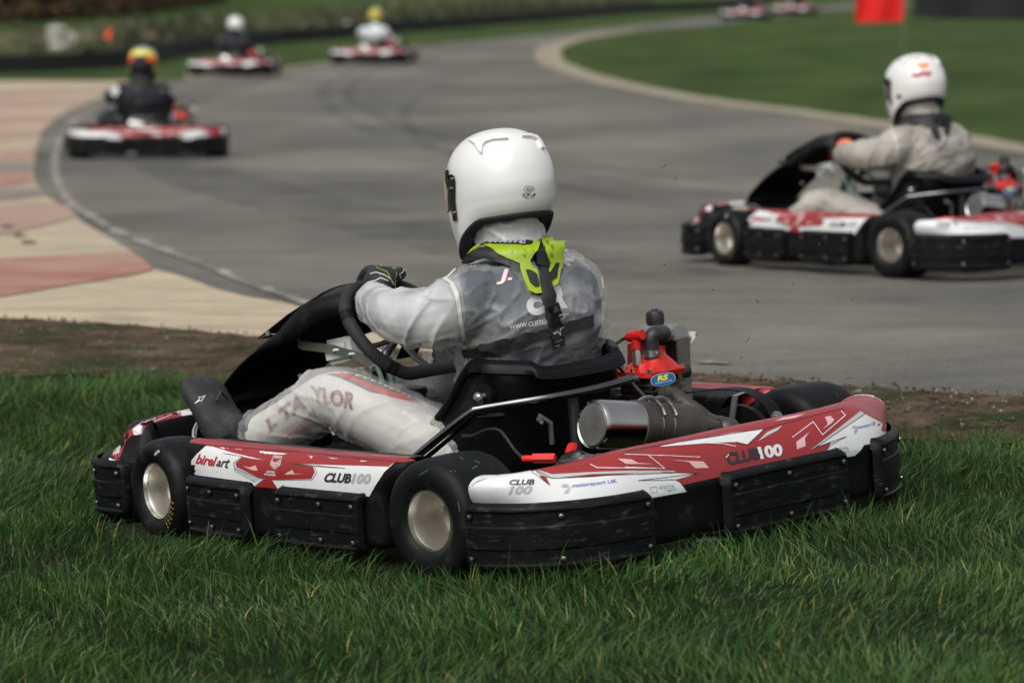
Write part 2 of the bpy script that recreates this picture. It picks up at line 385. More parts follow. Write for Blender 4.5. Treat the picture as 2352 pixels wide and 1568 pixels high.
def pad(path, l0, l1, z0, z1, sgn, base=-.026, th=.034, dm=None, screws=3, lo=.03, hi=.03, seed=0):
    mb = MB().mt('pad'); nu = max(30, int((l1-l0)/.0048)); nv = 46; rows = []
    rc = .032
    for i in range(nu+1):
        l = l0+(l1-l0)*i/nu; r = []
        for j in range(nv+1):
            z = z0+(z1-z0)*j/nv; a = min(l-l0, l1-l); b = min(z-z0, z1-z)
            # rounded rectangle distance
            if a < rc and b < rc: e = rc-math.hypot(rc-a, rc-b)
            else: e = min(a, b)
            h = th*math.sqrt(max(0, 1-(1-min(1, max(0, (e+.002)/.018)))**2))
            inn = min(a, b); 
            if inn > .016:
                zt = z1-z; zb = z-z0
                if zt < hi+.022 or zb < lo+.02: h -= .0045*_sm((inn-.016)/.005)
                else: h -= .001
            h += .0008*noise.noise((l*14+seed, z*60, 0))+.0004*noise.noise((l*50, z*200, seed))
            if e < -.003: h = 0
            r.append(pt(path, l, sgn*(base+h), z, dm))
        rows.append(r)
    mb.grid(rows)
    P = []
    for k in range(screws):
        l = l0+.028+(l1-l0-.056)*k/(screws-1)
        for z in (z0+lo, z1-hi):
            p = Vector(pt(path, l, sgn*(base+th-.004), z, dm)); q = Vector(pt(path, l, sgn*(base+th+.003), z, dm)); d = (q-p).normalized()
            mb.mt('plastic').tube([p, p+d*.003], .0085, 14); mb.mt('steel').tube([p+d*.002, p+d*.0055, p+d*.0062], [.0052, .005, .0035], 10)
            mb.mt('ink').tube([p+d*.006, p+d*.0066], .0022, 6)
    return mb
def _sm(t): t = max(0, min(1, t)); return t*t*(3-2*t)

# ================================================================== THE KART
RB = Path([(-.125, .690), (-.15, .702), (-.2, .697), (-.29, .655), (-.365, .565), (-.405, .44), (-.415, .25), (-.41, 0), (-.415, -.25), (-.395, -.41), (-.340, -.525), (-.262, -.612), (-.19, -.654), (-.15, -.662), (-.125, -.652)], 240)
RBP = [(-.10, .07, 'plastic'), (-.05, .06, 'plastic'), (-.026, .07, 'plastic'), (-.022, .10, 'plastic'), (-.022, .14, 'plastic'), (-.018, .172, 'plastic'), (-.020, .186, 'red'), (-.030, .215, 'red'), (-.048, .245, 'red'), (-.072, .266, 'red'), (-.10, .275, 'red'), (-.125, .270, 'red'), (-.14, .25, 'red'), (-.142, .22, 'plastic'), (-.14, .12, 'plastic'), (-.125, .08, 'plastic')]
def rbz(v):
    x, y, z = v; s_ = 1-.30*_sm((abs(y)-.36)/.30)
    y += math.copysign(.85*max(0, z-.186)*_sm((abs(y)-.45)/.12)*_sm((x+.34)/.12), y)
    return (x, y, .186+(z-.186)*s_ if z > .186 else z)
def build_kart(root):
    K = root
    # ---------------- rear bumper
    rb = panel(RB, RBP, None, -1, 150, rbz, endr=.016)
    for i_, f_ in enumerate(rb.f):
        if rb.mats[rb.m[i_]] == 'red':
            c_ = sum((Vector(rb.v[k]) for k in f_), Vector())/len(f_)
            if (c_.y > .655 or c_.y < -.612) or (c_.y > .60 and c_.x < -.2) or (c_.y < -.53 and c_.x < -.32): rb.mt('white'); rb.m[i_] = rb.cur
    rbo = rb.build('rear_bumper', K, 40)
    A = Art(rb.bvh())
    wl = z2((930, 900), (965, 720), (1195, 722), (1285, 800), (1375, 862), (1345, 803), (1400, 812), (1700, 800), (2000, 772))+z3((250, 850), (500, 860), (90, 908), (350, 903), (385, 925), (430, 985), (165, 1032))+z2((2050, 980), (1900, 985), (1500, 1010), (960, 1030))
    A.poly('white', wl, 0)
    A.poly('silver', z2((1200, 733), (1290, 748), (1390, 778), (1480, 772), (1700, 760), (2000, 748), (2350, 750), (2350, 768), (2000, 768), (1700, 776), (1430, 806), (1360, 803), (1262, 768)), 1)
    A.line('ink', z2((1030, 740), (1190, 732), (1370, 862), (1260, 745), (1385, 810), (1450, 808), (1700, 790), (2350, 765)), 1.3, 3)
    A.line('ink', z3((250, 848), (505, 860), (90, 908), (350, 903), (388, 925), (432, 985)), 1.2, 3)
    A.line('white', z2((1690, 700), (1740, 726), (2270, 731), (2140, 628), (2352, 633)), 1.7, 2)
    A.line('white', z3((0, 727), (158, 731), (522, 745)), 1.4, 2); A.line('white', z3((158, 731), (275, 824), (0, 816)), 1.6, 2)
    A.poly('pinkwhite', z3((315, 765), (545, 776), (585, 820), (488, 822), (440, 778)), 1)
    A.poly('pinkwhite', z2((1900, 655), (2010, 660), (2060, 688), (2190, 697), (1970, 697)), 1)
    A.poly('white', z3((250, 669), (480, 622), (760, 574), (968, 548), (850, 660), (760, 640), (600, 646)), 0)
    A.line('white', z3((250, 672), (560, 648), (680, 652), (770, 670)), 1.6, 2)
    A.line('ink', z3((0, 706), (250, 662), (560, 612), (850, 566), (975, 548), (850, 660), (770, 640)), 1.2, 3)
    A.poly('silver', z3((922, 638), (990, 572), (1095, 526), (1060, 560), (1000, 592)), 1)
    A.line('ink', z3((975, 548), (1110, 510), (1380, 440), (1530, 405)), 1.1, 3)
    A.line('white', z3((1165, 608), (1310, 500), (1375, 590), (1535, 455), (1505, 425)), 1.8, 2)
    A.poly('pinkwhite', z3((1197, 690), (1192, 640), (1285, 570), (1252, 615), (1258, 668)), 1)
    A.poly('pinkwhite', z3((1375, 550), (1412, 515), (1392, 465), (1432, 460), (1458, 485), (1440, 510)), 1)
    A.poly('pinkwhite', z3((1040, 497), (1100, 470), (1260, 445), (1180, 475)), 1)
    A.poly('silver', z3((1295, 692), (1640, 425), (1668, 444), (1332, 674)), 1)
    A.poly('white', z3((1335, 672), (1672, 446), (1890, 560), (1890, 640), (1800, 640), (1665, 660), (1640, 700), (1600, 735), (1425, 768), (1408, 690), (1425, 663), (1470, 640), (1540, 602), (1435, 640)), 0)
    A.line('ink', z3((1310, 688), (1672, 444)), 1.2, 3); A.line('ink', z3((1320, 680), (1540, 602), (1430, 660), (1408, 688), (1425, 765)), 1.2, 3)
    A.text('ink', 'CLUB', z3((700, 716), (925, 674), (946, 757), (716, 806)), 3, .045, 0)
    A.text('white', '100', z3((918, 676), (1088, 650), (1100, 735), (944, 762)), 3, .05, 0)
    for k in range(4): A.poly('white' if k % 2 else 'ink', z3((694+6*k, 728+11*(k % 3)), (704+5*k, 724+11*(k % 3)), (706+5*k, 736+11*(k % 3)), (697+5*k, 740+11*(k % 3))), 4)
    A.text('ink', 'CLUB', z2((1055, 820), (1250, 815), (1248, 860), (1050, 861)), 3, .04, .2)
    A.text('inkgrey', '100', z2((1052, 870), (1236, 866), (1228, 932), (1044, 930)), 3, .04, .2)
    A.text('inkblue', 'motorsport UK', z2((1545, 853), (1895, 814), (1898, 850), (1545, 892)), 3, .012)
    c = z2((1492, 890))[0]
    for r in (11, 8, 5): A.line('silver', [(c[0]+r*math.cos(a), c[1]+r*.95*math.sin(a)) for a in np.linspace(-2.6, 1.8, 14)], 1.7, 3)
    for q, t, i in ((z3((232, 938), (342, 925), (345, 964), (235, 977)), z3((285, 967), (350, 958), (350, 974), (285, 983)), z3((172, 956), (218, 950), (222, 988), (182, 993))),
                    (z3((1480, 672), (1553, 664), (1557, 696), (1482, 707)), z3((1520, 700), (1560, 694), (1562, 706), (1522, 712)), z3((1442, 688), (1470, 684), (1478, 716), (1450, 720)))):
        A.text('inkgrey', 'alpha', q, 3, .01); A.text('inkcyan', 'TIMING', t, 3, .01); A.line('inkgrey', i, 1.6, 3, True)
    A.text('inkblue', 'motorsport UK', z3((1617, 528), (1742, 498), (1744, 528), (1617, 556)), 3, .01)
    c = z3((1597, 553))[0]
    for r in (8.5, 6, 3.5): A.line('silver', [(c[0]+r*.8*math.cos(a), c[1]+r*math.sin(a)) for a in np.linspace(-2.6, 1.8, 12)], 1.4, 3)
    A.build('sticker', rbo)
    for l0, l1, ns in ((RB.near(-.13, .70), RB.near(-.41, .385), 3), (RB.near(-.415, .155), RB.near(-.415, -.27), 3), (RB.near(-.41, -.385), RB.near(-.13, -.70), 3)):
        pad(RB, l0, l1, .042, .195, -1, seed=l0*5, screws=ns).build('wear_pad', rbo, 30)
    mb = MB().mt('blackchrome')
    for y in (.2, -.2): mb.tube([(-.30, y, .10), (-.18, y, .08), (0, y, .07)], .014)
    mb.tube([(-.36, .22, .045), (-.385, .12, .04), (-.385, -.12, .04), (-.36, -.22, .045)], .016); mb.build('bumper_bar', K)
    # ---------------- side pods
    SP = Path([(.10, .585), (.108, .635), (.135, .668), (.20, .684), (.45, .686), (.70, .678), (.835, .660), (.890, .620), (.908, .56)], 160)
    SPP = [(-.10, .06, 'plastic'), (-.05, .055, 'plastic'), (-.026, .065, 'plastic'), (-.022, .10, 'plastic'), (-.022, .15, 'plastic'), (-.023, .20, 'plastic'), (-.03, .235, 'plastic'), (-.042, .256, 'red'), (-.06, .263, 'red'), (-.105, .260, 'plastic'), (-.17, .252, 'plastic'), (-.185, .23, 'plastic'), (-.185, .12, 'plastic'), (-.15, .075, 'plastic')]
    def dm(v):
        x, y, z = v
        r = .05-.085*_sm((z-.15)/.12); x += r*_sm((.34-x)/.2)
        x += .60*_sm((x-.62)/.22)*max(0, z-.165)
        return (x, y, z)
    sp = panel(SP, SPP, None, 1, 130, dm, endr=.03); spo = sp.build('side_pod', K, 40); b = sp.bvh()
    A = Art(b)
    W = z1((880, 476), (1100, 496), (1600, 545), (2140, 594), (2080, 650), (2020, 740), (1978, 815), (1880, 790), (1400, 745), (1365, 762), (1210, 748), (1190, 720), (800, 668), (725, 668), (760, 600), (820, 530))
    R = z1((1130, 548), (1080, 590), (1090, 618), (1220, 680), (1275, 697), (1210, 748), (1365, 762), (1325, 702), (1590, 697), (1615, 650), (1600, 612), (1440, 594), (1900, 608), (2110, 614), (2135, 594), (1500, 516), (1000, 474), (880, 466), (1060, 520), (1275, 570), (1190, 560))
    def pod_art(A):
        A.poly('red', z1((880, 464), (1300, 470), (1700, 500), (2180, 566), (2150, 590), (2140, 600), (1600, 560), (1100, 510), (885, 480)), 0)
        A.poly('white', W, 1); A.poly('red', R, 2)
        A.line('ink', z1((905, 474), (1500, 516), (2140, 580)), 1.0, 4)
        A.line('ink', z1((1000, 525), (1130, 546), (1068, 588), (1075, 628), (1220, 682), (1270, 697), (1210, 745)), 1.0, 4)
        A.line('ink', z1((1330, 703), (1595, 702), (1628, 655), (1612, 614), (1440, 592), (1820, 625), (1620, 612)), 1.0, 4)
        A.poly('silver', z1((1075, 590), (1090, 618), (1220, 680), (1260, 695), (1210, 720), (1225, 700), (1070, 645)), 2)
        A.poly('pinkwhite', z1((1130, 610), (1180, 618), (1215, 605), (1232, 640), (1195, 638)), 3)
        A.poly('pinkwhite', z1((1545, 662), (1475, 660), (1465, 635), (1425, 655), (1412, 668)), 3)
    pod_art(A)
    A.text('inkred', 'birel', z1((826, 528), (962, 548), (948, 616), (812, 594)), 4, .03, .25); A.text('ink', 'art', z1((962, 566), (1048, 562), (1034, 628), (948, 610)), 4, .02, .25)
    A.text('ink', 'CLUB', z1((1690, 654), (1862, 660), (1856, 726), (1672, 718)), 4, .045, .2); A.text('inkgrey', '100', z1((1864, 658), (1996, 662), (1990, 729), (1857, 727)), 4, .045, .2)
    A.text('white', 'UNITED', z1((1292, 641), (1348, 646), (1346, 658), (1290, 653)), 4, .03, .2); A.text('white', 'KINGDOM', z1((1277, 657), (1352, 664), (1349, 678), (1274, 671)), 4, .03, .2)
    A.text('white', 'ROTAX', z1((1345, 547), (1391, 550), (1388, 562), (1342, 559)), 4, .03, .2)
    A.line('white', z1((1338, 543), (1394, 546), (1380, 605), (1345, 632), (1316, 600)), 1.0, 4, True)
    for k in range(3): A.line('white', z1((1324, 574+12*k), (1346, 594+12*k), (1380, 572+12*k)), 1.6, 4)
    A.build('sticker', spo)
    pads = [(SP.near(.875, .64), SP.near(.61, .68)), (SP.near(.525, .686), SP.near(.185, .682))]
    pm = []
    for a, c in pads:
        q = pad(SP, min(a, c), max(a, c), .045, .187, 1, seed=a*7, dm=dm); pm.append(q); q.build('wear_pad', spo, 30)
    spm = sp.mirror(); o2 = spm.build('side_pod', K, 40)
    A = Art(b); pod_art(A); q = A.mb.mirror(); q.fixn = False; q.build('sticker', o2, 40)
    for q in pm: q.mirror().build('wear_pad', o2, 30)
    # ---------------- nose
    NP = Path([(1.20, -.50), (1.25, -.528), (1.335, -.532), (1.41, -.48), (1.45, -.36), (1.475, -.2), (1.48, 0), (1.475, .2), (1.45, .36), (1.41, .48), (1.335, .532), (1.25, .528), (1.20, .50)], 200)
    NPP = [(-.10, .05, 'plastic'), (-.03, .045, 'plastic'), (-.012, .055, 'plastic'), (-.01, .10, 'plastic'), (-.01, .16, 'plastic'), (-.012, .178, 'plastic'), (-.03, .188, 'plastic'), (-.055, .20, 'plastic'), (-.068, .225, 'plastic'), (-.085, .25, 'plastic'), (-.11, .262, 'plastic'), (-.135, .255, 'plastic'), (-.15, .23, 'plastic'), (-.155, .15, 'plastic'), (-.13, .07, 'plastic')]
    ns = panel(NP, NPP, None, -1, 130); no_ = ns.build('nose_cone', K, 40); A = Art(ns.bvh())
    A.poly('red', z1((232, 575), (250, 525), (290, 455), (330, 400), (400, 340), (480, 300), (600, 262), (725, 235), (900, 200), (900, 245), (725, 275), (600, 302), (520, 325), (470, 350), (450, 395), (380, 405), (345, 440), (318, 510), (285, 600)), 0)
    A.poly('white', z1((232, 555), (288, 580), (283, 600), (228, 578)), 1); A.poly('white', z1((385, 365), (462, 308), (448, 398), (400, 402)), 1); A.poly('white', z1((680, 248), (900, 200), (900, 245), (725, 275), (705, 268)), 1)
    A.line('white', z1((470, 318), (540, 290), (530, 312), (650, 266)), 1.4, 2); A.line('ink', z1((385, 365), (440, 402), (462, 310)), 1.2, 2)
    A.text('white', '100', z1((266, 486), (310, 470), (300, 526), (258, 540)), 2, .03, .2)
    A.build('sticker', no_)
    for a, c in ((NP.near(1.24, -.525), NP.near(1.42, -.43)), (NP.near(1.42, .43), NP.near(1.24, .525)), (NP.near(1.475, -.2), NP.near(1.475, .2))):
        pad(NP, a, c, .04, .18, -1, base=-.014, th=.028, seed=a).build('wear_pad', no_, 30)
    # ---------------- wheels
    def wheel(x, y, rad, wd, steer, side, front):
        e = bpy.data.objects.new('wheel', None); COL.objects.link(e); e.parent = K; e.location = (x, y, rad); e.rotation_euler = (0, 0, steer)
        h = wd/2
        pr = [(h-.016, .066), (h-.004, .073), (h+.002, .086), (h+.004, rad*.76), (h, rad*.87), (h-.010, rad*.945), (h-.022, rad*.975), (h-.045, rad*.99), (0, rad)]
        pr = pr+[(-a, r) for a, r in pr[-2::-1]]
        if side < 0: pr = [(-a, r) for a, r in pr][::-1]
        MB().mt('tyre').lathe(pr, (0, 0, 0), 'y', 72).build('tyre', e, 50)
        s = side; d = h-.012
        rp = [(s*(d-.004), .0655), (s*(d+.001), .0705), (s*(d+.005), .0700), (s*(d+.005), .0665), (s*(d-.004), .0640), (s*(d-.012), .0605), (s*(d-.045), .0585), (s*(d-.085 if not front else d-.055), .0575), (s*(d-.095 if not front else d-.062), .05), (s*(d-.098 if not front else d-.066), .02), (s*(d-.094 if not front else d-.060), .0)]
        m = MB().mt('rim_lip').lathe(rp[:5], (0, 0, 0), 'y', 64); m.mt('rim').lathe(rp[4:], (0, 0, 0), 'y', 64)
        m.lathe([(-s*d, .0695), (-s*(d-.01), .062), (-s*.01, .058), (-s*.01, .0)], (0, 0, 0), 'y', 48)
        hub = s*(d-.095 if not front else d-.062)
        m.mt('steel').lathe([(hub, .02), (hub+s*.02, .019), (hub+s*.024, .014), (hub+s*.024, 0)], (0, 0, 0), 'y', 24)
        for k in range(3):
            a = 2*math.pi*k/3+.4; m.tube([(.036*math.sin(a), hub, .036*math.cos(a)), (.036*math.sin(a), hub+s*.012, .036*math.cos(a))], .006, 8)
        m.build('rim', e, 40)
        if front and side > 0:
            t = MB().mt('tyreyellow')
            for k in range(6):
                a = math.radians(100+k*8); r0 = .094
                for j in range(2):
                    r1 = r0+.006*j*1.6; c = Vector((-r1*math.sin(a), h+.0045, r1*math.cos(a))); t.box(c, (.0035, .0012, .006), 0, Matrix.Rotation(-a+.3*j, 4, 'Y'))
            t.mt('silver').box((-.035, h+.003, .098), (.026, .003, .008), .001, Matrix.Rotation(.45, 4, 'Y')); t.build('tyre_marking', e)
        if not front and side > 0:
            t = MB().mt('silver').box((.098, h+.0015, -.02), (.006, .003, .042), .001, Matrix.Rotation(.25, 4, 'Y')); t.build('tyre_marking', e)
        return e
    wheel(0, .596, .14, .185, 0, 1, False); wheel(0, -.596, .14, .185, 0, -1, False)
    wheel(1.04, .542, .127, .122, math.radians(-11), 1, True); wheel(1.04, -.542, .127, .122, math.radians(-11), -1, True)
    # cut grass stuck to the tyre and the bumper
    q = MB(); q.lathe([(.0925, .07), (.0965, .1), (.0925, .122), (.083, .132), (.06, .137), (0, .14), (-.09, .13)], (0, .596, .14), 'y', 72); A = Art(q.bvh(), .0015)
    for a in (((350, 785), (420, 740)), ((655, 990), (668, 1065)), ((665, 645), (690, 665)), ((780, 675), (822, 690)), ((590, 757), (630, 753)), ((935, 815), (958, 780)), ((930, 820), (968, 835)), ((865, 820), (878, 838)), ((760, 735), (805, 715))): A.line('stuckgrass', z2(*a), 1.7, 0)
    A.build('stuck_grass', K)
    # ---------------- chassis
    m = MB().mt('blackchrome')
    for s in (1, -1):
        m.tube(spl([(-.12, s*.26, .07), (.2, s*.30, .06), (.6, s*.33, .055), (.85, s*.22, .055), (1.05, s*.16, .06), (1.25, s*.15, .08)], 20), .015, 10)
        m.tube([(.95, s*.2, .06), (1.04, s*.36, .10), (1.04, s*.48, .127)], .014, 10)
        m.tube([(.2, s*.3, .06), (.22, s*.58, .09), (.7, s*.58, .09), (.72, s*.3, .06)], .010, 8)
    m.tube([(.15, -.3, .06), (.15, .3, .06)], .014, 10); m.tube([(.72, -.3, .055), (.72, .3, .055)], .014, 10)
    m.build('chassis_frame', K)
    MB().mt('steel').tube([(0, -.56, .14), (0, .56, .14)], .02, 18).build('rear_axle', K)
    m = MB().mt('plastic'); m.box((1.0, 0, .045), (.62, .40, .006), .003); m.build('floor_tray', K)
    # hubs / brake disc / bearing carriers
    m = MB().mt('castmetal'); m.lathe([(-.004, .02), (-.004, .09), (.004, .09), (.004, .02)], (0, .20, .14), 'y', 32)
    m.build('brake_disc', K)
    for y in (.29, -.29): MB().mt('castmetal').box((0, y, .12), (.09, .025, .11), .01).build('bearing_carrier', K)
    MB().mt('steel').box((.07, .21, .15), (.05, .05, .06), .008).build('brake_caliper', K)
    # ---------------- seat
    st = [((.735, .11), (.775, .135), .165), ((.67, .065), (.735, .178), .18), ((.58, .045), (.63, .205), .19), ((.48, .04), (.53, .238), .195), ((.38, .045), (.455, .285), .2), ((.30, .08), (.405, .335), .2), ((.25, .16), (.365, .385), .2), ((.215, .26), (.325, .418), .2), ((.195, .34), (.270, .418), .197), ((.180, .392), (.200, .410), .135)]
    N = 26; ns_ = 40; rows = []
    cs = spl([(a[0][0], a[0][1], 0) for a in st], ns_); ts = spl([(a[1][0], a[1][1], a[2]) for a in st], ns_)
    for i in range(ns_):
        r = []
        for j in range(N+1):
            u = -1+2*j/N; au = abs(u); c, t = cs[i], ts[i]
            ang = au*math.pi/2; yy = math.copysign(t.z*math.sin(ang)**.75, u) if u else 0; k = 1-max(0, math.cos(ang))**.62
            r.append(Vector((c.x+(t.x-c.x)*k, yy, c.y+(t.y-c.y)*k)))
        rows.append(r)
    m = MB().mt('seat'); m.grid(rows)
    me = m.build('seat', K, 60); so_ = me.modifiers.new('thick', 'SOLIDIFY'); so_.thickness = .008
    edge = [r[-1] for r in rows]+[rows[-1][j] for j in range(N-1, 0, -1)]+[r[0] for r in rows[::-1]]
    m = MB().mt('seat'); rr_ = [.009]*len(edge); m.tube(edge, .011, 10, cap=True)
    # outward turned lip along the back
    L = []; n_e = len(edge); sub = edge[int(n_e*.27):int(n_e*.73)]
    cc = Vector((.36, 0, .42))
    for i, p in enumerate(sub):
        d = Vector((p.x-cc.x, p.y-cc.y, 0)).normalized(); t = max(0., math.sin(math.pi*i/(len(sub)-1)))**.4
        L.append([p+Vector((0, 0, .006)), p+d*.016*t+Vector((0, 0, .008)), p+d*.028*t+Vector((0, 0, -.002)), p+d*.034*t+Vector((0, 0, -.018)), p+d*.030*t+Vector((0, 0, -.02)), p+d*.012*t+Vector((0, 0, -.008))])
    m.rings(L); m.build('seat_rim', me, 60)
    # seat stays
    m = MB().mt('blackchrome')
    pa = [kp(955, 1048, 'y', .30), kp(1020, 995, 'y', .275), kp(1082, 947, 'y', .25), kp(1105, 938, 'y', .235), Vector((.16, .14, .335)), Vector((.13, 0, .34)), Vector((.14, -.14, .345)), Vector((.2, -.22, .33))]
    m.tube([pa[0]+Vector((.09, .0, -.13))]+spl(pa, 26), .0105, 14)
    m.tube([kp(965, 1062, 'y', .29), kp(1095, 955, 'y', .24), kp(1180, 950, 'y', .15)], .006, 8)
    m.mt('rubber').tube([(.155, .05, .33), (.15, .05, .1)], .013, 10)
    m.mt('plastic').lathe([(0, .026), (.012, .026), (.014, .02), (.014, .006)], (kp(1118, 905, 'y', .205)), 'y', 24)
    c = kp(1112, 908, 'y', .22); m.mt('chrome').tube([c, c+Vector((0, .03, 0))], .006, 10); m.tube([c+Vector((0, .018, 0)), c+Vector((0, .024, 0))], .011, 6)
    m.mt('castmetal').box(c+Vector((.002, .012, -.018)), (.018, .004, .05), .002); m.build('seat_stay', K)
    # ---------------- front fairing (steering panel seen from behind)
    prof = [(.497, 0)]
    L = [kp(502, 962, 'y', .15), kp(496, 925, 'y', .15), kp(510, 893, 'y', .15), kp(556, 838, 'y', .15), kp(603, 796, 'y', .15), kp(646, 764, 'y', .148), kp(668, 738, 'y', .145), kp(700, 704, 'y', .14), kp(740, 686, 'y', .13), kp(790, 678, 'y', .11), kp(822, 678, 'y', .08)]
    L = spl(L, 40); m = MB().mt('plastic'); rows = []
    for i, p in enumerate(L):
        t = i/39; r = []
        for k in range(21):
            u = 1-2*k/20; w_ = p.y*(1+.12*math.sin(t*3)); bow = .035*(1-u*u)
            r.append(Vector((p.x+bow*.9, u*w_, p.z+bow*.6)))
        lip = Vector((-.028, .006, -.018)); a = L[max(i-1, 0)]; b_ = L[min(i+1, 39)]; d = (b_-a).normalized(); nrm = Vector((d.z, 0, -d.x)); nrm = nrm if nrm.x < 0 else -nrm
        if t > .85: nrm = nrm.lerp(Vector((-.3, 0, -1)), (t-.85)/.15).normalized()
        lw = .014+.042*_sm((t-.35)/.3)
        f0 = r[0]+nrm*lw*.5+Vector((0, .008, 0)); f1 = r[0]+nrm*lw+Vector((0, .002, 0)); g0 = Vector((f0.x, -f0.y, f0.z)); g1 = Vector((f1.x, -f1.y, f1.z))
        rows.append([f1, f0]+r+[g0, g1])
    m.grid(rows); fo = m.build('front_panel', K, 70); s_ = fo.modifiers.new('thick', 'SOLIDIFY'); s_.thickness = .005
    for q in ((617, 765), (692, 862), (700, 735)):
        c = kp(q[0], q[1], 'y', .15); m = MB().mt('steel'); m.tube([c, c+Vector((-.004, .008, 0))], .006, 10); m.build('panel_bolt', fo)
    # number board standing proud of the panel
    q = [kp(592, 776, 'y', .14), kp(660, 722, 'y', .14), kp(722, 684, 'y', .14)]
    m = MB().mt('plastic'); rows = [[Vector((p.x+.02*(1-u*u), u*.14, p.z+.02*(1-u*u))) for u in np.linspace(1, -1, 9)] for p in q]; m.grid(rows)
    nb = m.build('number_board', fo, 60); s_ = nb.modifiers.new('thick', 'SOLIDIFY'); s_.thickness = .004
    m = MB().mt('red'); p0, p1 = q[0], q[1]; m.add([p0.lerp(p1, .3)+Vector((-.006, .004, -.006)), p0.lerp(p1, .75)+Vector((-.006, .004, -.006)), p0.lerp(p1, .7)+Vector((-.006, -.04, -.006)), p0.lerp(p1, .2)+Vector((-.006, -.04, -.006))], [(0, 1, 2, 3)])
    m.mt('silver').add([p0.lerp(p1, .04)+Vector((-.006, .004, -.006)), p0.lerp(p1, .28)+Vector((-.006, .004, -.006)), p0.lerp(p1, .18)+Vector((-.006, -.04, -.006)), p0.lerp(p1, .04)+Vector((-.006, -.04, -.006))], [(0, 1, 2, 3)]); m.build('sticker', nb)
    # bracket and catch tank
    m = MB().mt('plate'); P = [kp(*a, 'y', .10) for a in ((683, 787), (692, 793), (765, 802), (815, 816), (828, 822), (858, 842))]
    for a, b_ in zip(P[:-1], P[1:]):
        d = b_-a; m.add([a+Vector((0, 0, .011)), b_+Vector((0, 0, .011)), b_-Vector((0, 0, .011)), a-Vector((0, 0, .011)), a+Vector((0, -.003, .011)), b_+Vector((0, -.003, .011)), b_-Vector((0, .003, .011)), a-Vector((0, .003, .011))], [(0, 1, 2, 3), (7, 6, 5, 4), (0, 4, 5, 1), (2, 6, 7, 3), (0, 3, 7, 4), (1, 5, 6, 2)])
    for q in ((766, 806), (802, 815), (856, 842)): c = kp(*q, 'y', .102); m.tube([c, c+Vector((-.002, .008, 0))], [.007, .005], 10)
    m.build('support_bracket', K)
    c = kp(790, 803, 'y', .06); Mr = Matrix.Rotation(.18, 4, 'Y')
    m = MB().mt('bottle'); m.box(c, (.10, .06, .062), .012, Mr, 3); m.box(c+Vector((-.03, 0, .028)), (.035, .035, .012), .004, Mr); m.tube([c+Vector((-.05, 0, .018)), c+Vector((-.075, 0, .012)), c+Vector((-.13, -.01, -.002))], .006, 8); m.build('catch_tank', K)
    # steering wheel
    ce = Vector((.78, 0, .46)); ux = Vector((0, 1, 0)); uy = Vector((.7071, 0, .7071)); R = .15; pts = []
    sh = {}
    for k in range(64):
        a = 2*math.pi*k/64; rx = R; c_, s_ = math.cos(a), math.sin(a); e = .8
        x = math.copysign(abs(c_)**e, c_)*R; y = math.copysign(abs(s_)**.9, s_)*R
        if y < 0: y = max(y*1.02, -.138)
        pts.append(ce+ux*x+uy*y)
    ringo = MB().mt('grip'); ringo.tube(pts+[pts[0], pts[1]], .0165, 14, cap=False); sw = ringo.build('steering_wheel', K, 60)
    hubn = Vector((.7071, 0, -.7071)); m = MB().mt('rubber')
    for a in (195, 345, 270): q = math.radians(a); m.tube([ce+hubn*.03, ce+hubn*.02+(ux*math.cos(q)+uy*math.sin(q))*.08, ce+(ux*math.cos(q)+uy*math.sin(q))*.14], .011, 8, flat=.6)
    m.lathe([(0, 0), (0, .035), (.01, .035)], ce, 'z', 16); m.build('spoke', sw)
    for q in (kp(816, 683, 'y', .15), kp(905, 836, 'y', .08)):
        i = min(range(64), key=lambda k: (pts[k]-q).length); a, b_ = pts[i-1], pts[(i+1) % 64]; m = MB().mt('plastic'); m.tube([a, b_], .0172, 14); m.build('grip_joint', sw)
    m = MB().mt('steel'); m.tube([ce+hubn*.02, ce+hubn*.085], .011, 14); m.tube([ce+hubn*.085, ce+hubn*.12], .019, 18); m.mt('blackchrome').tube([ce+hubn*.12, (1.02, 0, .2), (1.1, 0, .1)], .01, 10)
    m.mt('plastic').tube([ce+hubn*.12, (.95, .09, .12)], .009, 8); m.tube([ce+hubn*.12, (.95, -.09, .12)], .009, 8); m.build('steering_column', K)
    # data logger plate on the wheel
    m = MB().mt('plastic'); c = ce+uy*.02+Vector((-.02, 0, .02)); m.box(ce+Vector((.0, -.03, -.04)), (.004, .07, .09), .002, Matrix.Rotation(math.radians(-35), 4, 'Y')); m.build('wheel_plate', sw)
    # fuel tank & hoses
    m = MB().mt('plastic'); m.box((.88, 0, .12), (.26, .22, .15), .03, None, 3); c = kp(950, 893, 'y', 0); m.tube([c+Vector((0, 0, -.10)), c+Vector((0, 0, -.012))], .03, 24); m.tube([c+Vector((0, 0, -.012)), c, c+Vector((0, 0, .004))], [.034, .034, .030], 26); m.build('fuel_tank', K)
    for dy, h in ((0, 0), (-.02, .004), (.03, -.006)): m = MB().mt('hose'); m.tube(spl([(.83, dy, .30), (.84, dy, .355+h), (.865, dy-.005, .375+h), (.885, dy-.01, .34), (.89, dy, .26)], 14), .006, 8); m.build('fuel_hose', K)
    # pedals
    for s in (1, -1): m = MB().mt('chrome'); m.tube(spl([(1.14, s*.14, .08), (1.22, s*.14, .16), (1.27, s*.15, .235), (1.27, s*.2, .25), (1.265, s*.26, .245), (1.25, s*.30, .21), (1.2, s*.31, .17)], 20), .006, 8); m.build('pedal', K)
    # ---------------- engine
    E = bpy.data.objects.new('engine', None); COL.objects.link(E); E.parent = K
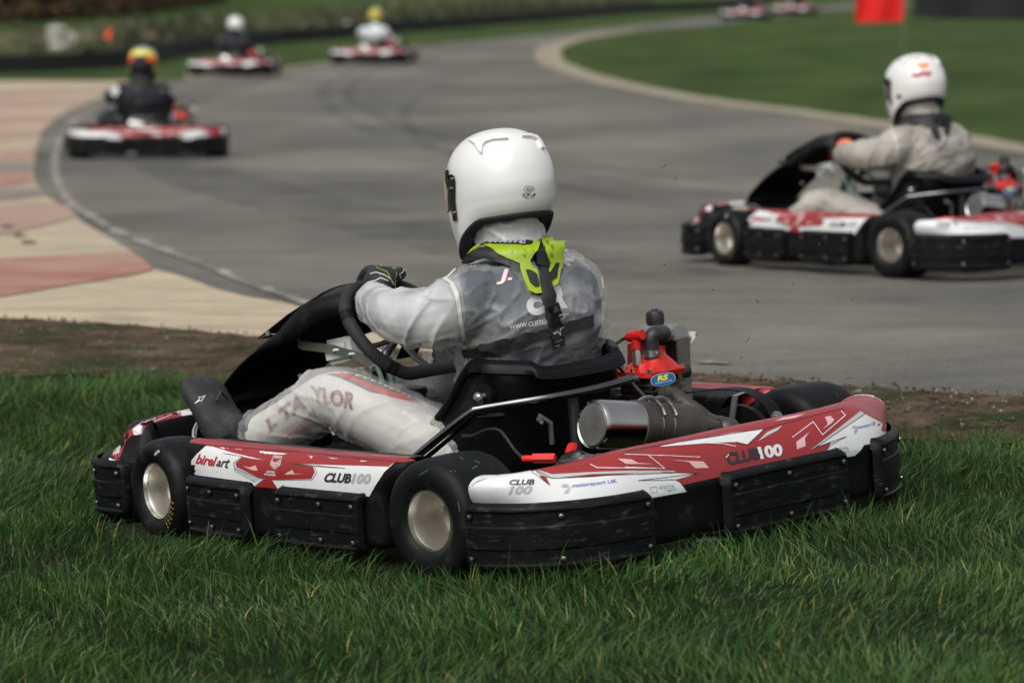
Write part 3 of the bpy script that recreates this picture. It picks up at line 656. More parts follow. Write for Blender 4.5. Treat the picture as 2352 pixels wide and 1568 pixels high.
    m = MB().mt('castmetal'); m.box((.24, -.30, .20), (.17, .15, .16), .02, None, 3); m.box((.235, -.30, .295), (.115, .115, .07), .014, None, 3)
    for k in range(4): m.box((.235, -.30, .27+k*.014), (.125, .125, .004), .001)
    m.mt('alloy').box((.16, -.30, .245), (.05, .06, .05), .01); m.tube([(.2, -.24, .16), (.2, -.2, .16)], .05, 24); m.build('cylinder', E)
    m = MB().mt('redmetal'); hc = Vector((.235, -.30, .332)); R_ = []
    for h, w_, p in ((0, .068, 6), (.012, .068, 6), (.014, .060, 4), (.030, .046, 3), (.048, .026, 2.2), (.062, .021, 2), (.066, .021, 2)):
        r = []
        for k in range(32):
            a = 2*math.pi*k/32; c_, s_ = math.cos(a), math.sin(a); rr = w_/((abs(c_)**p+abs(s_)**p)**(1/p)); r.append(hc+Vector((rr*c_-h*.25, rr*s_-h*.2, h)))
        R_.append(r)
    m.rings(R_)
    for k in range(8): a = math.pi/4*k+.2; m.mt('redmetal').box(hc+Vector((.05*math.cos(a), .05*math.sin(a), .014)), (.022, .012, .018), .004, Matrix.Rotation(a, 4, 'Z'))
    for sx, sy in ((1, 1), (1, -1), (-1, 1), (-1, -1), (0, 1), (-1, 0)): c = hc+Vector((.057*sx, .057*sy, .012)); m.mt('steel').tube([c, c+Vector((0, 0, .008))], .0065, 6)
    m.build('cylinder_head', E, 40)
    # plug, cap, lead
    c0 = kp(1464, 838, 'y', -.26); m = MB().mt('alloy').tube([c0, c0+Vector((0, 0, .03)), c0+Vector((0, 0, .042))], [.012, .012, .007], 6)
    c1 = c0+Vector((0, 0, .04)); m.mt('redplastic').tube([c1, c1+Vector((0, 0, .035))], [.012, .013], 14); e1 = kp(1440, 775, 'y', -.255); e2 = kp(1476, 768, 'y', -.26); m.tube([e1, e1.lerp(e2, .15), e2], [.009, .0125, .013], 14)
    m.mt('rubber').tube(spl([e1, kp(1425, 782, 'y', -.25), kp(1405, 800, 'y', -.22), kp(1412, 830, 'y', -.2), kp(1432, 855, 'y', -.15), kp(1462, 890, 'y', -.12), kp(1498, 930, 'y', -.1), kp(1512, 950, 'y', -.1)], 30), .0042, 8)
    m.tube(spl([kp(1395, 825, 'y', -.2), kp(1412, 840, 'y', -.2), kp(1416, 870, 'y', -.2)], 10), .004, 8); m.build('spark_plug_cap', E)
    # water hose
    hb = kp(1497, 818, 'y', -.29); m = MB().mt('rubber'); H = spl([hb+Vector((0, 0, -.006)), hb+Vector((0, 0, .03)), kp(1495, 778, 'y', -.29), kp(1502, 768, 'y', -.30), kp(1518, 765, 'y', -.34), kp(1532, 765, 'y', -.38)], 20)
    m.tube(H, .0195, 18); m.mt('steel').tube([hb+Vector((0, 0, 0)), hb+Vector((0, 0, .016))], .0205, 18); m.tube([H[-3], H[-1]], .021, 18); c = hb+Vector((-.03, .0, .008)); m.tube([c, c+Vector((.025, 0, 0))], .005, 8); m.build('water_hose', E)
    # badge
    c = kp(1523, 871, 'y', -.225); Mb = Matrix.Translation(c) @ Matrix.Rotation(math.radians(224), 4, 'Z') @ Matrix.Rotation(math.radians(-8), 4, 'Y')
    pts_ = []
    m = MB()
    for mt_, rx, rz, yy in (('silver', .030, .0155, 0), ('blue', .0285, .0142, -.0008)):
        ring = [(rx*math.copysign(abs(math.cos(a))**.8, math.cos(a)), yy, rz*math.copysign(abs(math.sin(a))**.8, math.sin(a))) for a in np.linspace(0, 2*math.pi, 33)[:-1]]
        m.mt(mt_).add(ring+[(x, yy+.003, z) for x, y, z in ring], [tuple(range(32))], Mb)
    for mt_, s_, x0, x1, z0, z1_, bo in (('yellow', 'RS', -.014, .014, -.002, .011, .05), ('white', 'ROBINSON SPORT', -.021, .021, -.008, -.004, .0)):
        v, f = text_tris(s_, bo, .25); m.mt(mt_).add([(x0+(x1-x0)*a, -.0016, z1_+(z0-z1_)*b_) for a, b_ in v], f, Mb)
    m.fixn = False; m.build('badge', E, 0)
    # radiator
    RA = bpy.data.objects.new('radiator', None); COL.objects.link(RA); RA.parent = K
    yc = -.42; tl = kp(1476, 762, 'y', yc); tr = kp(1568, 785, 'y', yc); cx = (tl.x+tr.x)/2; wx = abs(tl.x-tr.x); zt = (tl.z+tr.z)/2
    m = MB().mt('alloy'); R_ = [[(cx+sx*wx/2*k, yc+sy*.028*k2, zt+h) for sx, sy in ((1, 1), (.8, 1.1), (-.8, 1.1), (-1, 1), (-1, -1), (-.8, -1.1), (.8, -1.1), (1, -1))] for h, k, k2 in ((-.004, 1.03, 1.1), (.0, 1.03, 1.1), (.002, .98, .95), (.022, .92, .85), (.030, .82, .6))]
    m.rings(R_); m.build('tank', RA, 40)
    zb = .20; m = MB().mt('core'); m.box((cx, yc, (zt+zb)/2), (wx*.96, .036, zt-zb), .002)
    nr = 12
    for k in range(nr): m.mt('castmetal').box((cx-wx*.45+wx*.9*k/(nr-1), yc, (zt+zb)/2), (.0016, .041, zt-zb-.004), 0)
    for k in range(34): m.mt('core').box((cx, yc, zb+.008+(zt-zb-.016)*k/33), (wx*.94, .0385, .0014), 0)
    m.build('core', RA, 30); m = MB().mt('alloy'); m.box((cx, yc, zb), (wx*1.0, .05, .02), .004); m.box((cx-wx*.5, yc, (zt+zb)/2), (.006, .044, zt-zb), .001); m.box((cx+wx*.5, yc, (zt+zb)/2), (.006, .044, zt-zb), .001)
    m.mt('rubber').tube([kp(1548, 852, 'y', yc), kp(1572, 850, 'y', yc)], .009, 10); c = kp(1566, 852, 'y', yc); m.tube([c+Vector((-.004, .012, 0)), c+Vector((-.004, -.012, 0))], .018, 18); m.build('side_bracket', RA)
    c = kp(1505, 738, 'y', yc); m = MB().mt('rubber'); R_ = []
    for h, r in ((-.012, .0185), (.0, .0215), (.018, .021), (.026, .018), (.027, .009), (.031, .008)):
        R_.append([c+Vector(((r+(.0012 if k % 2 else 0)*(h < .02))*math.cos(2*math.pi*k/24), (r+(.0012 if k % 2 else 0)*(h < .02))*math.sin(2*math.pi*k/24), h)) for k in range(24)])
    m.rings(R_); m.build('filler_cap', RA, 50)
    m = MB().mt('white'); q = [kp(1568, 760, 'y', yc-.03), kp(1598, 762, 'y', yc-.03), kp(1597, 775, 'y', yc-.03), kp(1572, 815, 'y', yc-.03), kp(1562, 830, 'y', yc-.03)]; m.add([a for a in q]+[a+Vector((0, -.002, 0)) for a in q], [(0, 1, 2, 3, 4), (9, 8, 7, 6, 5), (0, 5, 6, 1), (1, 6, 7, 2), (2, 7, 8, 3), (3, 8, 9, 4)]); m.build('air_deflector', RA)
    m = MB().mt('red'); q = [kp(1441, 790, 'y', -.38), kp(1462, 788, 'y', -.38), kp(1470, 850, 'y', -.38), kp(1441, 852, 'y', -.38)]; m.add(q+[a+Vector((0, -.02, 0)) for a in q], [(0, 1, 2, 3), (7, 6, 5, 4), (0, 4, 5, 1), (1, 5, 6, 2), (2, 6, 7, 3), (3, 7, 4, 0)]); m.build('ignition_box', E)
    # ---------------- exhaust
    X = bpy.data.objects.new('exhaust', None); COL.objects.link(X); X.parent = K
    a0 = kp(1362, 975, 'y', .165); a1 = kp(1640, 985, 'x', a0.x-.045); ax = (a1-a0).normalized(); Ltot = (a1-a0).length
    up_ = Vector((0, 0, 1)); up_ = (up_-ax*up_.dot(ax)).normalized(); sd_ = ax.cross(up_)
    def ring(t, r, n=36): return [a0+ax*t+(up_*math.cos(2*math.pi*k/n)+sd_*math.sin(2*math.pi*k/n))*r for k in range(n)]
    MB().mt('silencer_cap').rings([ring(.002, .050), ring(-.003, .048), ring(-.004, .01)]).build('silencer_cap', X, 40)
    m = MB().mt('silencer'); m.rings([ring(.0, .0505), ring(-.003, .0545), ring(.003, .0580), ring(.010, .0590), ring(.06, .0590), ring(.115, .0590)], cap=False); m.build('silencer', X, 30)
    m = MB().mt('exhaust'); m.rings([ring(.115, .0590), ring(.117, .0615), ring(.128, .0615), ring(.13, .059), ring(.20, .058), ring(.30, .056), ring(Ltot*.72, .050), ring(Ltot*.98, .022), ring(Ltot+.02, .019)], cap=False)
    m.build('expansion_chamber', X, 50)
    m = MB().mt('steel')
    for t in (.165, .20):
        pts_ = []
        for k in range(420):
            q = -1.5+2.6*k/419; p = a0+ax*(t+.0*q)+(up_*math.cos(q)+sd_*math.sin(q))*.067; rad = (up_*math.cos(q)+sd_*math.sin(q)); w2 = k*.62
            pts_.append(p+(rad*math.cos(w2)+ax*math.sin(w2))*.0052)
        m.tube(pts_, .0013, 4)
        q = 1.1; p = a0+ax*t+(up_*math.cos(q)+sd_*math.sin(q))*.061; 
    for t in (.165, .20): m.tube([a0+ax*t+(up_*math.cos(q)+sd_*math.sin(q))*.058 for q in np.linspace(1.1, 2.6, 12)], .0018, 6)
    m.build('spring', X, 60)
    # springs are mirrored so that they show on the near side too
    g0 = Vector((.19, -.33, .30)); tail = a0+ax*(Ltot+.02)
    P = spl([Vector((.20, -.27, .285)), kp(1535, 905, 'y', -.31), kp(1565, 925, 'y', -.33), kp(1600, 950, 'y', -.345), kp(1630, 972, 'y', -.345), tail+ax*.03+Vector((0, 0, .004)), tail], 36)
    m = MB().mt('exhaust'); m.tube(P, [.030 if i < 4 else .024 for i in range(36)], 18); m.mt('castmetal').tube([P[3], P[5]], .030, 18)
    m.mt('castmetal'); 
    for k in range(12): m.tube([P[26]+(P[33]-P[26])*(k/12), P[26]+(P[33]-P[26])*((k+.5)/12)], .0255, 16)
    m.build('header_pipe', X, 50)
    m = MB().mt('rubber'); 
    for k in range(10): a = P[8]+Vector((-.012, .028, .0))+(P[18]-P[8])*.06*k; m.tube([a, a+(P[18]-P[8])*.03], .007, 8)
    m.build('pipe_spring', X)
    # chain guard strap + brackets
    m = MB().mt('plastic'); cy = -.40; P = [(1560, 905), (1600, 900), (1650, 894), (1700, 895), (1740, 908), (1768, 930), (1785, 960), (1792, 985)]; P = spl([kp(a, b_, 'y', cy) for a, b_ in P], 24)
    m.rings([[p+Vector((0, .022, 0)), p+Vector((0, .022, .003)), p+Vector((0, -.022, .003)), p+Vector((0, -.022, 0))] for p in P]); 
    m.lathe([(0, .03), (0, .10), (.012, .11), (.03, .11), (.03, .02)], (0, -.38, .15), 'y', 40)
    c = kp(1784, 957, 'y', cy+.024); m.mt('steel').tube([c, c+Vector((-.004, .006, 0))], [.014, .012], 20); m.tube([c, c+Vector((-.005, .010, 0))], .006, 8); m.build('chain_guard', K, 40)
    m = MB().mt('alloy'); a = kp(1682, 908, 'y', -.33); b_ = kp(1674, 968, 'y', -.33); m.rings([[p+Vector((.0, .001, 0)), p+Vector((-.016, .001, 0)), p+Vector((-.016, -.004, 0)), p+Vector((.0, -.004, 0))] for p in (a+Vector((0, -.03, .004)), a, b_, b_+Vector((0, 0, -.05)))]); m.build('guard_bracket', K)
    # left-rear details
    m = MB().mt('redplastic'); a = kp(1202, 1053, 'y', .36); b_ = kp(1275, 1052, 'y', .33); m.tube([a, a.lerp(b_, .35)], .010, 10, flat=.8); m.tube([a.lerp(b_, .3), b_], .0115, 4)
    m.mt('rubber').tube(spl([a, kp(1180, 1030, 'y', .33), kp(1150, 990, 'y', .3), kp(1120, 986, 'y', .28), kp(1085, 1000, 'y', .28), kp(1062, 1000, 'y', .28)], 20), .0035, 6); m.build('battery_connector', K)
    m = MB().mt('steel'); c = kp(1335, 1053, 'y', .30); m.box(c, (.05, .10, .006), .002, Matrix.Rotation(.1, 4, 'Z'))
    for q in ((1325, 1048), (1378, 1050)): d = kp(*q, 'y', .28); m.tube([d, d+Vector((0, 0, .008))], .011, 6); m.tube([d, d+Vector((0, 0, .002))], .015, 16)
    m.build('bearing_clamp', K)
    m = MB().mt('redplastic'); c = kp(1312, 1030, 'y', .15); m.box(c, (.03, .01, .03), .004, Matrix.Rotation(.6, 4, 'X')); m.build('battery_strap', K); MB().mt('plastic').box((.06, .12, .12), (.1, .16, .12), .01).build('battery_box', K)
    c = kp(1268, 1020, 'y', .2); m = MB().mt('castmetal').tube([c, c+Vector((0, 0, .05)), c+Vector((.02, .02, .07))], .006, 8); m.mt('steel').tube([c+Vector((.02, .02, .06)), c+Vector((-.02, .05, .06))], .005, 8); m.build('throttle_bracket', K)
def kp2(x): return x
# ================================================================== THE DRIVER
def fuse(mb, vox, smooth=4, mats=None):
    me = mb.mesh('tmp', 0); o = bpy.data.objects.new('tmp', me); COL.objects.link(o)
    r = o.modifiers.new('r', 'REMESH'); r.mode = 'VOXEL'; r.voxel_size = vox
    if smooth: s = o.modifiers.new('s', 'SMOOTH'); s.iterations = smooth; s.factor = .6
    bpy.context.view_layer.update(); dg = bpy.context.evaluated_depsgraph_get()
    m2 = bpy.data.meshes.new_from_object(o.evaluated_get(dg)); bpy.data.objects.remove(o)
    m2.materials.clear()
    for k in (mats or ['plastic']): m2.materials.append(MAT[k])
    m2.shade_smooth(); return m2
def mesh_np(me):
    n = len(me.vertices); v = np.empty(n*3); me.vertices.foreach_get('co', v); nn = np.empty(n*3); me.vertex_normals.foreach_get('vector', nn); return v.reshape(-1, 3), nn.reshape(-1, 3)
def torso(mb, g=0.0):
    R = []
    for z, cx, hw, hd in ((.07, .43, .10, .09), (.10, .42, .155, .12), (.16, .415, .158, .118), (.24, .392, .158, .112), (.32, .368, .158, .110), (.40, .348, .168, .114), (.47, .330, .186, .126), (.53, .332, .196, .122), (.58, .340, .196, .110), (.615, .352, .165, .092), (.64, .365, .12, .078)):
        r = []
        for k in range(32):
            a = 2*math.pi*k/32; p = 2.4; c_, s_ = math.cos(a), math.sin(a); f = 1/((abs(c_)**p+abs(s_)**p)**(1/p))
            bx = hd+g; x = cx+bx*f*c_; r.append((x-(.012 if c_ < 0 else 0)*math.cos(s_*1.4), (hw+g)*f*s_, z))
        R.append(r)
    mb.rings(R)
LIMB = {  # centre line with radii
 'armL': [((.345, .14, .575), .066), (kp(1062, 700, 'y', .205), .072), (kp(1005, 725, 'y', .25), .066), (kp(950, 730, 'y', .275), .060), (kp(905, 722, 'y', .265), .051), (kp(878, 706, 'y', .205), .044), (kp(862, 693, 'y', .145), .038)],
 'armR': [((.345, -.12, .575), .066), ((.35, -.165, .56), .066), ((.375, -.20, .51), .058), ((.43, -.225, .45), .054), ((.47, -.225, .43), .050), ((.54, -.20, .42), .046), ((.62, -.17, .41), .042), ((.67, -.155, .405), .036)],
 'legL': [((.40, .08, .15), .10), ((.47, .13, .175), .093), ((.58, .20, .25), .084), ((.69, .255, .312), .076), ((.745, .272, .325), .070), ((.80, .275, .31), .066), ((.90, .275, .265), .062), ((.98, .28, .236), .056), ((1.03, .285, .218), .050)],
 'legR': [((.40, -.08, .15), .10), ((.48, -.12, .185), .092), ((.60, -.165, .26), .082), ((.72, -.195, .325), .073), ((.78, -.2, .335), .068), ((.84, -.2, .315), .064), ((.95, -.19, .255), .058), ((1.06, -.185, .20), .050)],
}
def limbs(mb, g):
    for k, L in LIMB.items():
        pts = spl([p for p, r in L], 30); rs = spl([(r, 0, 0) for p, r in L], 30); mb.tube(pts, [r.x+g for r in rs], 18)
def limb_coord(P, tors=True):
    best = np.full(len(P), 9.); t_ = np.zeros(len(P)); which = np.zeros(len(P), int); C_ = np.zeros((len(P), 3)); LL = np.zeros(len(P))
    for i, (k, L) in enumerate(LIMB.items()):
        q = np.array([p[:] for p in spl([p for p, r in L], 40)]); sl_ = np.linalg.norm(np.diff(q, axis=0), axis=1); cum = np.concatenate([[0], np.cumsum(sl_)])
        for j in range(39):
            e = q[j+1]-q[j]; u = np.clip(((P-q[j])@e)/(e@e), 0, 1); c = q[j]+u[:, None]*e; d = np.linalg.norm(P-c, axis=1)
            m = d < best; best[m] = d[m]; t_[m] = (j+u[m])/39; which[m] = i+1; C_[m] = c[m]; LL[m] = cum[j]+u[m]*sl_[j]
    limb_coord.C = C_; limb_coord.L = LL
    if not tors: which[best > .10] = 0; return which, t_, C_, best
    tor = (P[:, 0] < .46) & (((np.abs(P[:, 1]) < .19) & (best > .06)) | ((t_ < .20) & (which < 3))); which[tor] = 0
    return which, t_, C_, best
def ridge(v): return max(0., 1-abs(noise.noise(v/2)*2))
def wrinkle(P, N, amp=1.0):
    which, t_, ax, best = limb_coord(P, False); LL = limb_coord.L; out = np.zeros(len(P))
    for i in range(len(P)):
        p = Vector(P[i]); k = which[i]; wl = 0
        if k: wl = _sm((t_[i]-(.10 if k < 3 else .04))/.18)
        wv = noise.noise_vector(p*5.5)*.05; q = p+wv; h = 0
        if wl < 1:
            h1 = ridge((Vector((q.x*14, q.y*9+q.z*9, q.z*17-q.y*6)))*2); h2 = ridge((Vector((q.x*30+5, q.y*24, q.z*34)))*2); h3 = ridge(Vector((q.y*16+q.z*20, q.z*7, 4)))
            h = (.0075*(h1**5)+.0022*(h2**6)+.0055*h3**5+.003*noise.noise(p*6)+(.004*ridge((Vector((q.x*8, q.y*5, q.z*42)))*2)**3*_sm((.48-p.z)/.06)))*(1-wl)
        if wl > 0:
            pr_ = p-Vector(ax[i])+wv*.35; s_ = LL[i]+wv.x*.4; off = k*5.3
            h1 = ridge(Vector((s_*26+(pr_.x+pr_.z)*16+off, pr_.y*13, (pr_.x-pr_.z)*8))); h3 = ridge(Vector((s_*19-(pr_.x+pr_.z)*22+off, pr_.y*17+3, s_*5))); h2 = ridge(Vector((s_*60, pr_.x*34+off, pr_.z*34)))
            bend = math.exp(-((t_[i]-.5)/.16)**2) if k > 2 else math.exp(-((t_[i]-.50)/.22)**2)
            ends = math.exp(-((t_[i]-.98)/.08)**2)
            h += wl*((.0045+.006*bend+.003*ends)*h1**4+.0045*h3**5+(.0012+.0015*ends)*h2**6+.004*noise.noise(p*6))
        out[i] = h
    return P+N*((out-.003)*amp)[:, None], which
def lump(name, pts_r, vox, m, parent, sm=3, extra=None, label=None):
    mb = MB()
    for L in pts_r:
        pts = spl([p for p, r in L], max(8, 4*len(L))); rs = spl([(r, 0, 0) for p, r in L], max(8, 4*len(L))); mb.tube(pts, [max(.001, r.x) for r in rs], 12)
        for e in (L[0], L[-1]): mb.ball(e[0], e[1]*.98, 10)
    if extra: extra(mb)
    me = fuse(mb, vox, sm, [m]); o = bpy.data.objects.new(name, me); COL.objects.link(o); o.parent = parent
    if label: o['label'] = label
    return o
def head_pt(phi, z, grow=0):
    """helmet shell in head space; phi 0 = forward"""
    a = .152 if abs(phi) < math.pi/2 else .150; b = .124
    c_, s_ = math.cos(phi), math.sin(phi); p = 2.15; f = 1/((abs(c_/1)**p+abs(s_/1)**p)**(1/p))
    if z >= 0: k = max(0, 1-(z/.137)**2.35)**(1/2.35)
    else:
        k = 1-(.075+.30*_sm((-c_+.15)/.9))*(z/-.11)**2
        if c_ > .2: a += .014*min(1, -z/.06)*c_
    zl = head_low(phi); 
    if z < zl+.045 and z < 0: k += .010*_sm((zl+.045-z)/.02)-.014*_sm((zl+.014-z)/.012)
    return Vector(((a+grow)*f*c_*k, (b+grow)*f*s_*k, z))
def head_low(phi):
    a = abs(phi); return -.158+.078*_sm((a-.75)/1.35)
def helmet_mesh(M, m):
    mb = MB().mt(m); nph = 88; nz = 44; R = []
    for i in range(nz+1):
        r = []
        for k in range(nph):
            phi = -math.pi+2*math.pi*k/nph; zl = head_low(phi); t = i/nz
            if t < .5: z = zl*(1-t/.5)
            else: z = .1368*math.sin((t-.5)/.5*math.pi/2)
            r.append(M @ head_pt(phi, z))
        R.append(r)
    mb.rings(R, cap=False); mb.add([p[:] for p in R[-1]], [tuple(range(nph))])
    return mb
def build_person(M, M_label, K):
    """K: parent empty (kart space)"""
    # --- body: one continuous surface
    mb = MB(); torso(mb, 0); limbs(mb, -.004)
    mb.tube([(.365, 0, .60), (.385, 0, .66), (.40, 0, .72)], [.062, .058, .058], 16); mb.ball((.41, 0, .79), (.10, .078, .115), 18)
    me = fuse(mb, .009, 4, ['undersuit_dark', 'undersuit_white', 'undersuit_grey', 'undersuit_red', 'teal'])
    P, N = mesh_np(me); mi = np.zeros(len(me.polygons), int); which, t_, ax, best = limb_coord(P)
    cen = np.array([p.center[:] for p in me.polygons]); wc, tc_, a_, b_ = limb_coord(cen)
    leg = wc >= 3; mi[leg] = 1; mi[(cen[:, 2] > .70)] = 4
    low = (wc == 0) & ((cen[:, 2] < .30) | ((cen[:, 2] < .43) & (cen[:, 1] > .125) & (cen[:, 0] > .28))); mi[low] = 1
    me.polygons.foreach_set('material_index', mi.astype(np.int32)); me.update()
    body = bpy.data.objects.new('body', me); COL.objects.link(body); body.parent = K
    bb = BVHTree.FromPolygons([p[:] for p in P], [tuple(p.vertices) for p in me.polygons])
    A = Art(bb, .0012, .0004)
    A.poly('undersuit_sleeve', [(1035, 590), (1048, 625), (1062, 670), (1070, 740), (1078, 830), (820, 860), (820, 600)], 0)
    A.poly('undersuit_grey', z4((870, 990), (900, 962), (1020, 945), (1150, 960), (1500, 1090), (1780, 1190), (1950, 1200), (1760, 1250), (1300, 1160), (1050, 1040)), 0, 6)
    A.poly('undersuit_red', z4((900, 975), (960, 953), (1230, 1060), (1500, 1165), (1760, 1205), (1740, 1262), (1450, 1195), (1230, 1095), (1000, 1000)), 1)
    A.poly('undersuit_grey', z4((560, 1560), (740, 1380), (790, 1290), (830, 1380), (900, 1480), (960, 1530), (700, 1568)), 0); A.poly('undersuit_red', z4((540, 1560), (700, 1420), (800, 1350), (700, 1470), (600, 1560)), 1)
    for off, m_, bo in ((0, 'undersuit_red', .05), (1, 'ink', .015)):
        A.text(m_, 'J. TA', z4((345, 1430), (700, 1150), (740, 1335), (395, 1530)), 2+off, bo); A.text(m_, 'YLOR', z4((765, 1100), (1180, 1170), (1150, 1320), (790, 1240)), 2+off, bo)
    for off, m_, bo in ((0, 'undersuit_red', .07), (1, 'white', .02)):
        A.text(m_, 'J.', z6((690, 555), (838, 545), (842, 690), (692, 700)), 2+off, bo, .2); A.text(m_, 'R', z6((1305, 430), (1400, 412), (1408, 515), (1300, 548)), 2+off, bo)
    A.text('white', 'C', z6((965, 815), (1150, 785), (1150, 985), (985, 1000)), 2, .10); A.text('white', 'R', z6((1220, 700), (1345, 690), (1375, 920), (1235, 935)), 2, .09)
    A.text('white', 'WWW.CUSTOM', z6((815, 1085), (1200, 1022), (1210, 1065), (820, 1125)), 2, .02, .1); A.text('white', 'RKWEAR', z6((1275, 985), (1385, 965), (1385, 990), (1280, 1008)), 2, .02, .1)
    A.build('suit_lettering', body)
    # --- rain suit over it
    mb = MB(); torso(mb, .016); limbs(mb, .010)
    mb.tube([(.36, 0, .60), (.375, 0, .655), (.385, 0, .70), (.39, 0, .735)], [.088, .084, .084, .080], 20)
    me = fuse(mb, .0052, 5, ['rain_suit']); P, N = mesh_np(me); P2, which = wrinkle(P, N)
    me.vertices.foreach_set('co', P2.astype(np.float32).ravel()); me.update()
    wh, tt_, _a, _b = limb_coord(P, False); loose = np.full(len(P), .20); am = (wh == 1) | (wh == 2); loose[am] = (.20+.34*_s(tt_, .13, .34))[am]; lg = wh >= 3; loose[lg] = .27; loose[(P[:, 2] > .63) & (wh == 0)] = .6; loose[P[:, 2] > .645] = .62; loose[(P[:, 2] < .32) & (P[:, 0] < .46)] = .3
    at = me.attributes.new('loose', 'FLOAT', 'POINT'); at.data.foreach_set('value', loose.astype(np.float32)); me.update()
    suit = bpy.data.objects.new('rain_suit', me); COL.objects.link(suit); suit.parent = K; suit['label'] = 'translucent crumpled rain suit over the racing overalls'
    sb = BVHTree.FromPolygons([tuple(p) for p in P2], [tuple(p.vertices) for p in me.polygons])
    A = Art(sb, .0012); 
    A.slab('rain_sleeve', z6((165, 640), (240, 690), (285, 790), (310, 920), (330, 1080), (370, 1310), (405, 1310), (375, 1120), (350, 960), (325, 780), (275, 680), (200, 625)), .0005, .0025)
    A.slab('rain_sleeve', z6((205, 625), (290, 540), (350, 495), (362, 505), (300, 555), (222, 632)), .0005, .0022)
    A.slab('rain_sleeve', z6((1680, 500), (1698, 560), (1712, 740), (1722, 740), (1708, 545), (1690, 495)), .0005, .0022)
    sm = A.build('seam', suit)
    # --- chest harness
    A = Art(sb, .002)
    A.slab('webbing', z6((375, 1325), (520, 1290), (700, 1245), (1000, 1148), (1180, 1108), (1310, 1070), (1480, 1020), (1600, 980), (1600, 1105), (1310, 1178), (1180, 1202), (1000, 1255), (700, 1362), (520, 1402), (400, 1395)), .004, .009)
    A.slab('webbing', z6((1088, 370), (1195, 360), (1215, 600), (1248, 910), (1295, 1090), (1190, 1110), (1150, 1000), (1110, 700)), .006, .011)
    A.slab('webbing', z6((1170, 1110), (1300, 1075), (1318, 1175), (1210, 1210)), .009, .013); A.slab('webbing', z6((1205, 1210), (1320, 1185), (1325, 1225), (1215, 1260)), .006, .010); A.slab('webbing', z6((1215, 1262), (1325, 1230), (1336, 1275), (1228, 1308)), .005, .009)
    A.slab('plastic', z6((1170, 915), (1270, 890), (1285, 985), (1190, 1000)), .012, .018); A.slab('ink', z6((1190, 930), (1262, 912), (1270, 968), (1200, 982)), .018, .020); A.slab('plastic', z6((1180, 1025), (1285, 1000), (1298, 1060), (1200, 1080)), .012, .018)
    A.off = .0135; A.line('white', z6((1305, 1090), (1268, 1118), (1240, 1108), (1243, 1132), (1212, 1160), (1222, 1178), (1258, 1160), (1272, 1172), (1272, 1138), (1305, 1092)), 1.0, 0)
    A.off = .0105
    for k in range(3): A.line('inkgrey', z6((1228, 1222+11*k), (1300, 1205+11*k)), .7, 0)
    for k in range(3): A.line('inkgrey', z6((1235, 1272+9*k), (1278, 1262+9*k)), .7, 0)
    A.build('harness', K)
    # --- neck brace: built on a collar shaped form
    mb = MB(); R = []
    for z, cx, hw, hd in ((.40, .335, .20, .158), (.48, .33, .21, .160), (.54, .335, .21, .157), (.575, .345, .195, .150), (.60, .355, .172, .140), (.625, .365, .145, .135), (.65, .375, .13, .140), (.672, .385, .128, .147), (.685, .39, .10, .11), (.69, .39, .01, .01)):
        R.append([(cx+hd*math.cos(a)*(1 if math.cos(a) < 0 else 1.0), hw*math.sin(a), z) for a in [2*math.pi*k/40 for k in range(40)]])
    mb.rings(R); A = Art(mb.bvh())
    A.slab('foam', z6((355, 492), (385, 430), (500, 345), (700, 325), (870, 338), (962, 382), (985, 415), (925, 500), (918, 560), (965, 680), (1010, 760), (1120, 770), (1118, 800), (1030, 795), (985, 770), (880, 620), (820, 520), (850, 430), (800, 420), (560, 438), (420, 478)), -.006, .002)
    A.slab('lime', z6((415, 402), (500, 335), (600, 297), (700, 270), (900, 253), (1000, 265), (1060, 295), (1110, 300), (1100, 345), (1045, 400), (1010, 470), (1030, 520), (1078, 560), (1105, 660), (1125, 782), (1060, 788), (1000, 765), (960, 680), (922, 560), (915, 500), (985, 420), (975, 372), (870, 334), (560, 322), (470, 372)), .002, .006)
    A.slab('foam', z6((965, 560), (1005, 556), (1070, 610), (1095, 725), (1060, 735), (1010, 690)), .005, .009)
    A.slab('foam', z6((530, 332), (620, 300), (760, 278), (900, 276), (1045, 302), (1025, 330), (950, 336), (860, 325), (620, 316)), .0055, .0075)
    for k in range(7): A.slab('inkgrey', z6((610+48*k, 314), (650+46*k, 300), (664+46*k, 304), (640+47*k, 320)), .0072, .0085)
    A.off = .009; A.line('white', z6((985, 290), (950, 300), (928, 288), (938, 308), (925, 330), (945, 322), (965, 330), (958, 308), (985, 290)), 1.1, 0)
    A.slab('foam', z6((1020, 260), (1045, 200), (1075, 165), (1100, 235), (1240, 280), (1290, 340), (1250, 440), (1190, 520), (1090, 500), (1075, 400), (1108, 305)), -.02, .001)
    A.slab('lime', z6((1078, 218), (1108, 175), (1150, 160), (1265, 160), (1300, 195), (1372, 252), (1372, 285), (1332, 330), (1310, 480), (1278, 695), (1218, 735), (1200, 680), (1190, 560), (1205, 500), (1250, 440), (1285, 335), (1240, 285), (1110, 245)), .002, .006)
    A.slab('foam', z6((1198, 590), (1245, 490), (1272, 490), (1255, 645), (1205, 680)), .005, .009)
    A.slab('inkgrey', z6((1180, 190), (1235, 180), (1215, 205), (1290, 235), (1270, 250), (1190, 215)), .0062, .0075)
    A.build('neck_brace', K)
    # --- helmet
    MH = Matrix.Translation((.402, 0, .817)) @ Matrix.Rotation(math.radians(-17), 4, 'Z') @ Matrix.Rotation(math.radians(9), 4, 'Y')
    hm = helmet_mesh(MH, 'helmet_white'); ho = hm.build('helmet', K, 60); ho['label'] = 'plain white full face helmet'; hb = hm.bvh()
